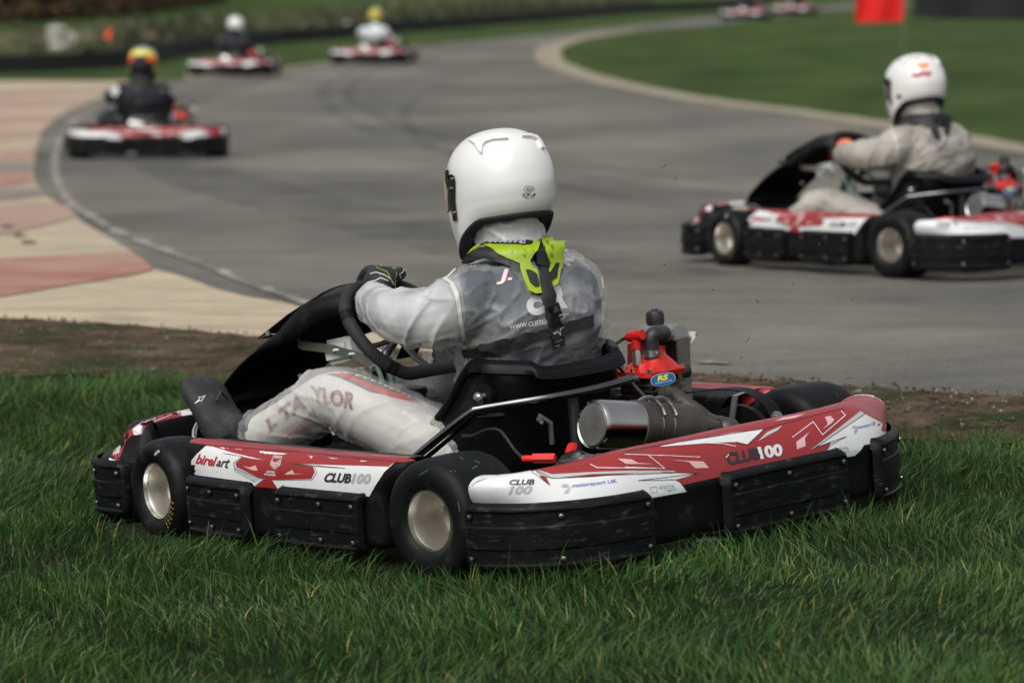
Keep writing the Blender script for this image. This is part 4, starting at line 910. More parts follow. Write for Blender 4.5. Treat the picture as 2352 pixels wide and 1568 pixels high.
    edge = [MH @ head_pt(-math.pi+2*math.pi*k/88, head_low(-math.pi+2*math.pi*k/88)) for k in range(88)]
    m = MB().mt('lining'); m.tube(edge+edge[:2], .0058, 8, cap=False)
    ce = MH @ Vector((0, 0, -.05)); m.rings([edge, [p.lerp(MH @ Vector((0, 0, -.115)), .22) for p in edge], [p.lerp(ce, .34)+Vector((0, 0, .03)) for p in edge]], cap=False); m.build('helmet_lining', ho, 60)
    m = MB().mt('visor'); R = []
    for i in range(9):
        z = -.042+.096*i/8; R.append([MH @ head_pt(math.radians(a), z, .0035) for a in np.linspace(-80, 80, 40)])
    m.grid(R)
    for s in (1, -1):
        R = [[MH @ head_pt(s*math.radians(a), z, .0045) for a in np.linspace(79-(2 if abs(z+.02) > .04 else 0), 92+w_, 8)] for z, w_ in ((-.070, -6), (-.05, -4), (-.02, -2), (.0, 1), (.02, 3), (.034, 2), (.040, -3))]; m.mt('visor').grid(R)
        for zz, a in ((.028, 90), (.006, 86), (-.052, 84)):
            c = MH @ head_pt(s*math.radians(a), zz, .005); n_ = (MH.to_3x3() @ Vector((0, s, 0))); m.mt('steel').tube([c, c+n_*.003], .0045, 10)
    m.build('visor', ho, 60)
    A = Art(hb, .0006)
    A.slab('helmet_white', z5((745, 177), (775, 180), (830, 178), (880, 168), (992, 168), (992, 174), (900, 180), (852, 196), (838, 215), (832, 262), (815, 245), (790, 205)), -.002, .008, 7)
    A.slab('helmet_white', z5((1078, 160), (1120, 145), (1165, 158), (1192, 188), (1213, 236), (1196, 225), (1168, 178), (1130, 162)), -.002, .008, 7)
    A.build('spoiler', ho)
    A = Art(hb, .0007, .0002); c = z5((1122, 480))[0]
    A.line('ink', [(c[0]+11.6*math.cos(a), c[1]+6.3*math.sin(a)) for a in np.linspace(0, 2*math.pi, 25)], .9, 0)
    A.text('ink', 'Arai', z5((1104, 471), (1146, 469), (1142, 490), (1102, 490)), 0, .01, .3); A.text('ink', 'CK-6', z5((1084, 504), (1166, 504), (1162, 527), (1080, 528)), 0, .02, .3); A.text('ink', 'SNELL-CMR', z5((1094, 532), (1152, 531), (1151, 539), (1094, 540)), 0, .01)
    A.build('helmet_lettering', ho)
    # --- gloves: palm, four fingers and a thumb each, closed round the rim of the wheel
    def hand(wr, bar, tang, out, name, s, g=1.22):
        wr, bar, tang, out = Vector(wr), Vector(bar), Vector(tang).normalized(), Vector(out).normalized()
        f_ = (bar-wr); f_ -= tang*f_.dot(tang); f_.normalize(); L = [[(wr-f_*.03, .036), (wr, .034), (wr.lerp(bar+out*.03, .5), .036)]]
        kn = []
        for i in range(4):
            c = bar+tang*(-.033+.022*i)*g; k0 = c+out*.034-f_*.012; kn.append(k0)
            ln = (1, 1.05, 1, .86)[i]
            L.append([(wr.lerp(k0, .35), .020), (k0, .0172), (c+out*.030*ln+f_*.018, .0145), (c+f_*.036*ln-out*.002, .0130), (c+f_*.026-out*.027*ln, .0118), (c-f_*.002-out*.029*ln, .0105)])
        tb = bar-tang*.045*s; L.append([(wr.lerp(bar, .35)-tang*.022*s, .017), (tb-f_*.02-out*.004, .0135), (tb-f_*.012-out*.026+tang*.008*s, .0115), (tb+tang*.03*s-out*.03-f_*.006, .0098)])
        o = lump(name, L, .0042, 'glove', K, 2); return o, kn
    C0 = Vector((.78, 0, .46)); uy = Vector((.7071, 0, .7071)); hubn = Vector((.7071, 0, -.7071))
    def wp(a): a = math.radians(a); return C0+Vector((0, 1, 0))*math.cos(a)*.15+uy*math.sin(a)*.148, Vector((0, -1, 0))*math.sin(a)+uy*math.cos(a)
    p, t = wp(103); gl, kn = hand((.785, .075, .580), p, t, (-.35, .05, .95), 'glove', 1)
    gm, _ = mesh_np(gl.data); gb = BVHTree.FromPolygons([tuple(q) for q in gm], [tuple(q.vertices) for q in gl.data.polygons]); A = Art(gb, .001)
    A.line('lime', z8((690, 200), (780, 205), (880, 235), (892, 300), (880, 380), (876, 470)), 1.6, 0); A.line('lime', z8((640, 215), (700, 245), (770, 270), (800, 310), (815, 350)), 1.6, 0); A.line('lime', z8((1045, 320), (1060, 360), (1022, 440)), 1.3, 0); A.line('lime', z8((1070, 330), (1082, 400), (1078, 430)), 1.2, 0)
    A.line('white', z8((985, 240), (975, 275), (930, 305), (948, 345), (945, 385), (910, 462), (985, 400), (1000, 350), (1025, 300), (1005, 265), (990, 240)), 1.5, 1); A.line('white', z8((540, 415), (560, 395), (640, 380), (700, 350), (790, 385)), 1.5, 1); A.line('inkgrey', z8((570, 300), (640, 280), (740, 310), (820, 360), (860, 430)), 2.6, 0)
    A.build('glove_marking', gl)
    p, t = wp(222); hand((.672, -.155, .405), p, t, (-.75, -.35, -.3), 'glove', -1)
    # --- boots
    for s, heel, toe, ank in ((1, Vector((1.15, .292, .178)), Vector((1.255, .285, .330)), Vector((1.065, .285, .225))), (-1, Vector((1.11, -.185, .12)), Vector((1.25, -.17, .29)), Vector((1.075, -.185, .18)))):
        d = (toe-heel).normalized(); up2 = Vector((-.72, 0, .69)); up2 = (up2-d*up2.dot(d)).normalized(); sd2 = d.cross(up2); Lf = .208; R = []
        for t, w_, h0, h1 in ((-.02, .028, .012, .05), (.0, .039, .0, .075), (.10, .043, -.003, .085), (.25, .044, -.002, .082), (.42, .044, .0, .070), (.60, .045, .0, .062), (.76, .047, .000, .056), (.88, .041, .002, .046), (.97, .028, .009, .028), (1.0, .012, .014, .02)):
            r = []
            for k in range(22):
                a = 2*math.pi*k/22; c_, s_ = math.cos(a), math.sin(a); f = 1/((abs(c_)**2.5+abs(s_)**2.5)**.4)
                r.append(heel+d*(Lf*t)+sd2*(w_*1.4*f*c_)+up2*((h0+h1)/2+(h1-h0)/2*f*s_))
            R.append(r)
        m = MB().mt('boot'); m.rings(R); m.tube([heel+d*.055+up2*.05, ank+Vector((.01, 0, .0)), ank+Vector((-.035, 0, .015))], [.036, .041, .043], 16)
        o = bpy.data.objects.new('boot', fuse(m, .0055, 2, ['boot'])); COL.objects.link(o); o.parent = K
        if s > 0:
            q, _ = mesh_np(o.data); bb2 = BVHTree.FromPolygons([tuple(v) for v in q], [tuple(v.vertices) for v in o.data.polygons]); A = Art(bb2, .001)
            A.line('white', z7((1255, 197), (1215, 215), (1195, 212), (1200, 235), (1158, 272), (1205, 245), (1222, 252), (1228, 232), (1255, 205)), 1.2, 0)
            A.line('white', z7((1080, 510), (1082, 430), (1125, 400), (1165, 470), (1235, 560), (1250, 655)), 2.2, 0); A.line('white', z7((1090, 525), (1130, 530), (1175, 570), (1235, 580), (1215, 605), (1230, 630), (1180, 590), (1120, 555)), 1.8, 0)
            for k in range(6): A.line('foam', z7((1215+38*k, 355+24*k), (1275+38*k, 340+28*k), (1235+40*k, 385+26*k)), 2.0, 1)
            A.build('boot_marking', o)
            m = MB().mt('foam')
            m.tube([heel+d*.10+up2*.075-sd2*.02, heel+d*.12+up2*.085, heel+d*.10+up2*.075+sd2*.02], .003, 6)
            m.tube([ank+Vector((-.03, -.04, .0)), ank+Vector((-.03, .0, .05)), ank+Vector((-.03, .04, .01))], .012, 8); m.build('lace', o)
            m = MB().mt('sock'); m.tube([ank+Vector((.0, 0, .0)), ank+Vector((-.045, 0, .016))], [.039, .041], 16); m.mt('teal').tube([ank+Vector((-.03, 0, .012)), ank+Vector((-.055, 0, .02))], [.0425, .044], 16); m.build('sock', K)
    return K
# ------------------------------------------------------------------ copying whole things
def tree(o, parent=None, keep=None):
    c = o.copy(); COL.objects.link(c); c.parent = parent
    if parent is not None: c.matrix_parent_inverse = o.matrix_parent_inverse.copy()
    for ch in o.children:
        if keep is None or keep(ch): tree(ch, c)
    return c
def swap(o, names, table):
    """give a copied part its own colours"""
    for c in [o]+list(o.children_recursive):
        if c.type == 'MESH' and c.name.split('.')[0] in names:
            c.data = c.data.copy()
            for i, m in enumerate(c.data.materials):
                k = m.name.split('.')[0]
                if k in table: c.data.materials[i] = MAT[table[k]]
                elif '*' in table: c.data.materials[i] = MAT[table['*']]
KG = 'go karts lapping the track'; PG = 'kart drivers'
kart = empty('go_kart', 'large red and white go-kart standing on the grass in the foreground', 'go-kart', M1, KG)
build_kart(kart)
pers = empty('person', 'driver in see-through rain suit, white helmet and lime green neck brace', 'person', M1, PG)
build_person(None, None, pers)
#ENVSTART
# ================================================================== THE PLACE
def ngmat(name, build):
    m = bpy.data.materials.new(name); m.use_nodes = True; n = m.node_tree.nodes; l = m.node_tree.links; b = n['Principled BSDF']; b.inputs['Specular IOR Level'].default_value = .12
    geo = n.new('ShaderNodeNewGeometry')
    def nz(scale, detail=5, rough=.55, stretch=(1, 1, 1), dist=0, off=(0, 0, 0)):
        mp = n.new('ShaderNodeMapping'); mp.inputs['Scale'].default_value = stretch; mp.inputs['Location'].default_value = off; l.new(geo.outputs['Position'], mp.inputs[0])
        t = n.new('ShaderNodeTexNoise'); t.inputs['Scale'].default_value = scale; t.inputs['Detail'].default_value = detail; t.inputs['Roughness'].default_value = rough; t.inputs['Distortion'].default_value = dist; l.new(mp.outputs[0], t.inputs[0]); return t.outputs['Fac']
    def ramp(f, st):
        r = n.new('ShaderNodeValToRGB'); e = r.color_ramp.elements
        while len(e) < len(st): e.new(.5)
        for k, (p, c) in enumerate(st): e[k].position = p; e[k].color = (*c, 1) if len(c) == 3 else c
        l.new(f, r.inputs[0]); return r.outputs[0]
    def mixc(f, a, b_, mode='MIX'):
        x = n.new('ShaderNodeMix'); x.data_type = 'RGBA'; x.blend_type = mode
        for s_, v in (('Factor', f), ('A', a), ('B', b_)):
            if hasattr(v, 'links'): l.new(v, x.inputs[s_])
            else: x.inputs[s_].default_value = v if not isinstance(v, tuple) else (*v, 1)
        return x.outputs['Result']
    def bump(h, s_, d):
        x = n.new('ShaderNodeBump'); x.inputs['Strength'].default_value = s_; x.inputs['Distance'].default_value = d; l.new(h, x.inputs['Height']); l.new(x.outputs[0], b.inputs['Normal'])
    c, r = build(nz, ramp, mixc, bump); l.new(c, b.inputs['Base Color']); b.inputs['Roughness'].default_value = r; MAT[name] = m
W3 = lambda a: (a, a, a)
def _asph(nz, ramp, mixc, bump):
    big = ramp(nz(.35, 4, .6, (1, .6, 1)), [(.32, (.088, .086, .077)), (.5, (.132, .126, .110)), (.68, (.198, .182, .150))])
    skid = ramp(nz(.22, 3, .5, (1.0, 5.0, 1), 1.2), [(.44, W3(1.)), (.56, W3(.90)), (.68, W3(1.))])
    c = mixc(1.0, big, skid, 'MULTIPLY'); g = ramp(nz(75, 4, .75), [(.3, W3(.45)), (.7, W3(1.6))]); c = mixc(.8, c, g, 'MULTIPLY')
    pat = ramp(nz(2.2, 6, .65, (1, 1.4, 1)), [(.35, W3(.86)), (.7, W3(1.14))]); c = mixc(1.0, c, pat, 'MULTIPLY')
    sp = ramp(nz(26, 3, .6, off=(3, 8, 0)), [(.27, W3(.35)), (.31, W3(1.))]); c = mixc(.8, c, sp, 'MULTIPLY'); bump(nz(150, 3, .7), .5, .004); return c, .78
def _dirt(nz, ramp, mixc, bump):
    c = ramp(nz(5, 9, .68, (1, 1, 1), .5), [(.32, (.048, .034, .020)), (.5, (.135, .097, .060)), (.68, (.26, .20, .13))])
    g = ramp(nz(3.2, 7, .7, (1, 1, 1), 0, (4, 4, 0)), [(.53, W3(0.)), (.62, W3(1.))]); c = mixc(g, c, (.05, .08, .022)); bump(nz(28, 9, .7), 1.0, .07); return c, .95
def _kerb(col, col2):
    def f(nz, ramp, mixc, bump):
        c = ramp(nz(3.0, 9, .7, (.5, 1.6, 1), .8), [(.33, col2), (.6, col)]); g = ramp(nz(60, 4, .6), [(.3, W3(.85)), (.7, W3(1.12))]); c = mixc(1.0, c, g, 'MULTIPLY')
        d = ramp(nz(9, 6, .7, (.6, 1.5, 1), 0, (2, 0, 0)), [(.66, W3(0.)), (.8, W3(1.))]); c = mixc(d, c, tuple(x*.6 for x in col2)); bump(nz(40, 8, .6), .4, .01); return c, .85
    return f
def _grassfar(nz, ramp, mixc, bump):
    c = ramp(nz(.5, 8, .62, (1, .5, 1), .4), [(.33, (.020, .042, .009)), (.5, (.038, .070, .015)), (.68, (.066, .093, .026))]); g = ramp(nz(9, 6, .7, (1, .7, 1)), [(.3, W3(.65)), (.7, W3(1.35))])
    c = mixc(1., c, g, 'MULTIPLY'); y = ramp(nz(1.1, 5, .6, (.6, .6, 1), 0, (9, 2, 0)), [(.56, W3(0.)), (.72, W3(1.))]); c = mixc(y, c, (.072, .082, .024)); bump(nz(30, 8, .7), .8, .04); return c, .9
def _soil(nz, ramp, mixc, bump):
    c = ramp(nz(12, 9, .68), [(.35, (.008, .013, .005)), (.65, (.02, .03, .010))]); bump(nz(40, 8, .7), 1, .02); return c, .95
def _bank(nz, ramp, mixc, bump):
    c = ramp(nz(.55, 8, .7, (2.2, .8, .9), .6), [(.3, (.038, .046, .020)), (.45, (.062, .070, .034)), (.58, (.082, .086, .045)), (.72, (.12, .105, .065))]); return c, .95
ngmat('asphalt', _asph); ngmat('dirt', _dirt); ngmat('kerb', _kerb((.47, .395, .275), (.26, .225, .18))); ngmat('kerb_red', _kerb((.31, .135, .108), (.38, .29, .23))); ngmat('kerb_pink', _kerb((.33, .205, .165), (.38, .30, .245))); ngmat('kerb_grey', _kerb((.25, .22, .19), (.15, .13, .12)))
ngmat('edge_sand', _kerb((.33, .29, .21), (.17, .155, .12))); ngmat('grass_far', _grassfar); ngmat('soil', _soil); ngmat('bank', _bank)
def _line(nz, ramp, mixc, bump):
    c = ramp(nz(4.5, 8, .75, (1, 1, 1), 0), [(.47, (.135, .126, .112)), (.60, (.44, .41, .36))]); return c, .8
ngmat('worn_line', _line)
def lin(xs, ys): 
    xs = list(xs); ys = list(ys); return lambda v: np.interp(v, xs, ys)
# base terrain: one sheet out to the horizon
def sheet(name, X, Y, dz, m, kind='structure', extra=None):
    Z = T(X, Y)+dz
    if extra is not None: Z = Z+extra
    nu, nv = X.shape; me = bpy.data.meshes.new(name); idx = np.arange(nu*nv).reshape(nu, nv)
    f = np.stack([idx[:-1, :-1], idx[:-1, 1:], idx[1:, 1:], idx[1:, :-1]], -1).reshape(-1, 4)
    me.from_pydata(np.stack([X, Y, Z], -1).reshape(-1, 3).tolist(), [], f.tolist()); me.materials.append(MAT[m]); me.shade_smooth(); me.update()
    bm = bmesh.new(); bm.from_mesh(me)
    if len(bm.faces) and sum(ff.normal.z for ff in bm.faces) < 0: bmesh.ops.reverse_faces(bm, faces=bm.faces[:])
    bm.to_mesh(me); bm.free()
    o = bpy.data.objects.new(name, me); COL.objects.link(o); o['kind'] = kind; return o
yy = np.concatenate([np.linspace(-8, 4, 8), np.linspace(4.5, 18, 60), np.geomspace(18.6, 1200, 80)]); xx = np.linspace(-1, 1, 81)
Y_, U_ = np.meshgrid(yy, xx, indexing='ij'); X_ = U_*(9+np.abs(Y_)*.55)
sheet('ground', X_, Y_, -.012, 'grass_far')
def px_sheet(name, PX, PY, dz, m):
    P = onground(PX, PY); return sheet(name, P[:, 0].reshape(PX.shape), P[:, 1].reshape(PX.shape), dz, m)
# --- track surface
ly = [5, 20, 27, 38, 50, 65, 80, 99, 107, 142, 161, 168, 180, 195, 225, 260, 300, 340, 400, 430, 470, 520, 580, 620, 640, 670, 685, 700, 740, 765, 800, 830, 862, 885, 905, 915, 932]
lx = [1990, 1830, 1750, 1650, 1540, 1400, 1250, 1033, 944, 748, 633, 560, 445, 330, 235, 150, 100, 85, 75, 85, 130, 200, 300, 345, 420, 500, 560, 650, 800, 900, 1060, 1250, 1550, 1800, 2050, 2250, 2800]
ry = [5, 11, 27, 50, 63, 75, 100, 120, 145, 180, 215, 235, 260, 290, 320, 345, 400, 500, 700, 1000]
rx_ = [2300, 2101, 1892, 1700, 1608, 1420, 1285, 1255, 1275, 1370, 1530, 1650, 1850, 2050, 2230, 2362, 2760, 3500, 4200, 4200]
ys = np.concatenate([np.linspace(6, 60, 40), np.linspace(62, 200, 70), np.linspace(203, 930, 130)]); L_ = lin(ly, lx)(ys); R_ = lin(ry, rx_)(ys)
U = np.linspace(0, 1, 40)[None]; PX = L_[:, None]*(1-U)+R_[:, None]*U; PY = np.repeat(ys[:, None], 40, 1)
px_sheet('track', PX, PY, 0, 'asphalt')
# --- painted run-off kerb on the left
ky_ = np.linspace(186, 800, 150); kr = lin(ly, lx)(ky_)-2; kr = np.where(ky_ > 640, kr+6, kr); kl = np.full_like(ky_, -1500); kr = np.where(ky_ < 196, 435-(ky_-186)*10, kr)
bot = lin([-1500, -800, 0, 300, 600, 800, 1000, 1250], [700, 712, 738, 755, 782, 802, 822, 850])
cols = np.linspace(0, 1, 60)[None]; KX = kl[:, None]*(1-cols)+kr[:, None]*cols; KY = np.repeat(ky_[:, None], 60, 1)
KXn = np.linspace(-1500, 1240, 120)
top_of = lambda x: np.interp(x, [-1500, -400, 0, 430, 431], [225, 205, 190, 186, 186])
# column-wise kerb: between its upper edge and its lower edge
ke_x = [-1500, -400, 0, 90, 130, 200, 300, 345, 420, 500, 560, 650, 800, 900, 1060, 1250]
def kerb_cols():
    # region A: y from upper boundary to kerb/track line, built from rows for y<430 and columns for y>430
    ys1 = np.linspace(188, 440, 90); rr = lin(ly, lx)(ys1); u = np.linspace(0, 1, 50)[None]; lft = np.full_like(ys1, -1500)
    X1 = lft[:, None]*(1-u)+rr[:, None]*u; Y1 = np.repeat(ys1[:, None], 50, 1); px_sheet('kerb', X1, Y1, .010, 'kerb')
    xs = np.concatenate([np.linspace(-1500, 85, 40), np.linspace(95, 1240, 90)]); tp = np.interp(xs, [-1500, 85, 130, 200, 300, 345, 420, 500, 560, 650, 800, 900, 1060, 1250], [438, 438, 470, 520, 580, 620, 640, 670, 685, 700, 740, 765, 800, 832])
    bt = bot(xs); v = np.linspace(0, 1, 30)[None]; Y2 = tp[:, None]*(1-v)+bt[:, None]*v; X2 = np.repeat(xs[:, None], 30, 1); px_sheet('kerb', X2, Y2, .010, 'kerb')
kerb_cols()
def flat_poly(name, m, pts, dz, cell=25, kind='structure'):
    bm = poly_bm(pts, cell); co = [(v.co.x, v.co.y) for v in bm.verts]
    if not co: bm.free(); return
    P = onground([c[0] for c in co], [c[1] for c in co], dz)
    for v, p in zip(bm.verts, P): v.co = p
    if sum(f.normal.z for f in bm.faces) < 0: bmesh.ops.reverse_faces(bm, faces=bm.faces[:])
    for f in bm.faces: f.normal_update()
    if sum(f.normal.z for f in bm.faces) < 0: bmesh.ops.reverse_faces(bm, faces=bm.faces[:])
    me = bpy.data.meshes.new(name); bm.to_mesh(me); bm.free(); me.materials.append(MAT[m]); me.shade_smooth(); o = bpy.data.objects.new(name, me); COL.objects.link(o); o['kind'] = kind; return o
for q in ([(-400, 628), (0, 601), (150, 594), (300, 584), (330, 603), (352, 626), (300, 640), (250, 647), (120, 668), (0, 689), (-400, 760)],
          [(-400, 470), (0, 478), (90, 470), (150, 476), (178, 502), (100, 525), (0, 545), (-400, 575)],
          [(-300, 404), (0, 405), (70, 402), (78, 424), (0, 432), (-300, 435)], [(-300, 352), (84, 345), (76, 370), (0, 372), (-300, 376)], [(-300, 308), (102, 298), (90, 316), (0, 328), (-300, 334)],
          [(-300, 272), (140, 264), (118, 282), (0, 290), (-300, 298)], [(-300, 240), (215, 228), (170, 245), (0, 254), (-300, 262)], [(-300, 214), (300, 203), (260, 214), (0, 226), (-300, 233)]):
    flat_poly('kerb_paint', 'kerb_red' if q[0][1] in (628, 404) else 'kerb_pink', q, .015)
for q in ([(-300, 378), (74, 376), (72, 398), (0, 400), (-300, 402)], [(-300, 440), (84, 436), (110, 452), (0, 466), (-300, 462)]): flat_poly('kerb_paint', 'kerb_grey', q, .015)
# --- bare earth between track and grass
xs = np.linspace(-1800, 4200, 260); tp = np.interp(xs, [-1800, -800, 0, 300, 600, 800, 1000, 1250, 1550, 1800, 2050, 2250, 2400, 3200, 4200], [690, 712, 738, 755, 782, 802, 820, 838, 862, 885, 905, 917, 925, 975, 1020])
jit = np.array([noise.noise((x*.02, 0, 0))*9+noise.noise((x*.09, 3, 0))*5 for x in xs]); tp = tp+jit*np.interp(xs, [0, 1500], [.35, 1])
DB = lambda x: np.interp(x, [-1800, -800, 0, 200, 450, 700, 1100, 1600, 2060, 2352, 3200, 4200], [800, 826, 846, 838, 866, 905, 945, 975, 990, 1003, 1055, 1110])
bt = DB(xs)+30; v = np.linspace(0, 1, 26)[None]; Y2 = tp[:, None]*(1-v)+bt[:, None]*v; X2 = np.repeat(xs[:, None], 26, 1)
P = onground(X2, Y2); ex = np.array([noise.noise(Vector(p)*7)*.016+noise.noise(Vector(p)*22)*.010 for p in P]).reshape(X2.shape)
ex *= np.sin(np.clip(v, 0, 1)*math.pi)**.6; o = sheet('dirt_strip', P[:, 0].reshape(X2.shape), P[:, 1].reshape(X2.shape), .016, 'dirt', extra=ex)
# --- dark soil under the near turf
xs = np.linspace(-1080, 3430, 200); v = np.linspace(0, 1, 70)[None]; tp = DB(xs)+12; Y2 = tp[:, None]*(1-v)+2130*v; X2 = np.repeat(xs[:, None], 70, 1); px_sheet('turf_soil', X2, Y2, -.004+.014, 'soil')
# --- pale edge along the inside of the bend, worn white lines
def ribbon(name, m, pts, w, dz, n=90):
    Q = spl([(x, y, 0) for x, y in pts], n); P = onground([q.x for q in Q], [q.y for q in Q]); XY = P[:, :2]; d = np.gradient(XY, axis=0); d /= np.linalg.norm(d, axis=1)[:, None]; nn = np.stack([-d[:, 1], d[:, 0]], 1)
    U = np.linspace(-.5, .5, 5); jj = np.array([1+.25*noise.noise((a*1.3, b*1.3, 5)) for a, b in XY]); X = XY[:, :1]+nn[:, :1]*U*w*jj[:, None]; Y = XY[:, 1:]+nn[:, 1:]*U*w*jj[:, None]; return sheet(name, X, Y, dz, m)
ribbon('track_edge', 'edge_sand', [(1460, 70), (1330, 90), (1272, 108), (1258, 125), (1275, 148), (1370, 182), (1530, 217), (1650, 236), (1850, 262), (2050, 292), (2230, 322), (2362, 347), (2760, 402), (3300, 470)], .5, .012)
ribbon('track_line', 'worn_line', [(330, 205), (245, 232), (190, 262), (150, 305), (130, 350), (128, 405), (165, 470), (200, 492), (265, 530), (365, 572), (465, 607), (560, 648), (690, 692), (800, 732), (900, 762), (1000, 790)], .065, .006, 160)
flat_poly('track_line', 'worn_line', [(1603, 829), (1676, 832), (1674, 839), (1606, 836)], .006)
flat_poly('far_verge', 'edge_sand', [(425, 165), (640, 159), (760, 142), (960, 105), (960, 108), (760, 145), (650, 163), (430, 186)], .014)
def skidmat():
    m = bpy.data.materials.new('rubber_mark'); m.use_nodes = True; n = m.node_tree.nodes; l = m.node_tree.links; b = n['Principled BSDF']; b.inputs['Base Color'].default_value = (.035, .034, .033, 1); b.inputs['Roughness'].default_value = .75
    g = n.new('ShaderNodeNewGeometry'); t = n.new('ShaderNodeTexNoise'); t.inputs['Scale'].default_value = 2.5; t.inputs['Detail'].default_value = 7; l.new(g.outputs['Position'], t.inputs[0]); r = n.new('ShaderNodeMapRange'); r.inputs[1].default_value = .38; r.inputs[2].default_value = .68; r.inputs[3].default_value = 0; r.inputs[4].default_value = .32; l.new(t.outputs['Fac'], r.inputs[0]); l.new(r.outputs[0], b.inputs['Alpha']); MAT['rubber_mark'] = m
skidmat()
for w_, q in ((.16, [(2352, 470), (1900, 440), (1500, 400), (1150, 350), (900, 280), (800, 220), (850, 170), (1000, 130), (1180, 95)]), (.16, [(2352, 500), (1900, 468), (1500, 428), (1120, 372), (850, 300), (740, 230), (790, 175), (950, 132)]),
              (.8, [(1500, 640), (1100, 560), (700, 470), (430, 390), (330, 310), (420, 230), (620, 175)]), (.12, [(2100, 560), (1700, 500), (1300, 430), (1000, 340), (930, 260), (1020, 190), (1180, 140)])):
    ribbon('rubber_mark', 'rubber_mark', q, w_, .004, 110)
# clods and stones on the bare earth
mat('clod', (.075, .055, .036), .95, var=.5, vs=8); mat('stone', (.22, .20, .17), .9, var=.3, vs=8)
m = MB(); rr = random.Random(9); cp = []
for k in range(2600):
    x = rr.uniform(-500, 2800); t0 = float(np.interp(x, xs, tp)) if False else float(np.interp(x, [-800, 0, 600, 1250, 1800, 2400, 3200], [712, 738, 782, 838, 885, 925, 975])); cp.append((x, rr.gauss(0, 1)*.0+t0-14+abs(rr.gauss(0, .45))*(float(DB(x))-t0)*1.6+8))
Pc = onground([c[0] for c in cp], [c[1] for c in cp], .02)
for p in Pc:
    r = rr.uniform(.002, .0075)*(1 if rr.random() < .95 else 1.7); m.mt('clod' if rr.random() < .85 else 'stone'); M = Matrix.Rotation(rr.uniform(0, 6), 3, 'Z') @ Matrix.Rotation(rr.uniform(0, 3), 3, 'X')
    vs = [Vector(p)+M @ Vector(v)*r*rr.uniform(.7, 1.3) for v in ((1, 0, 0), (-1, 0, 0), (0, 1, 0), (0, -1, 0), (0, 0, .8), (0, 0, -.8))]; m.add(vs, [(0, 2, 4), (2, 1, 4), (1, 3, 4), (3, 0, 4), (2, 0, 5), (1, 2, 5), (3, 1, 5), (0, 3, 5)])
m.fixn = False; o = m.build('clods', None, 0); tag(o, 'crumbs of earth and small stones along the bare verge', 'clods', kind='stuff')
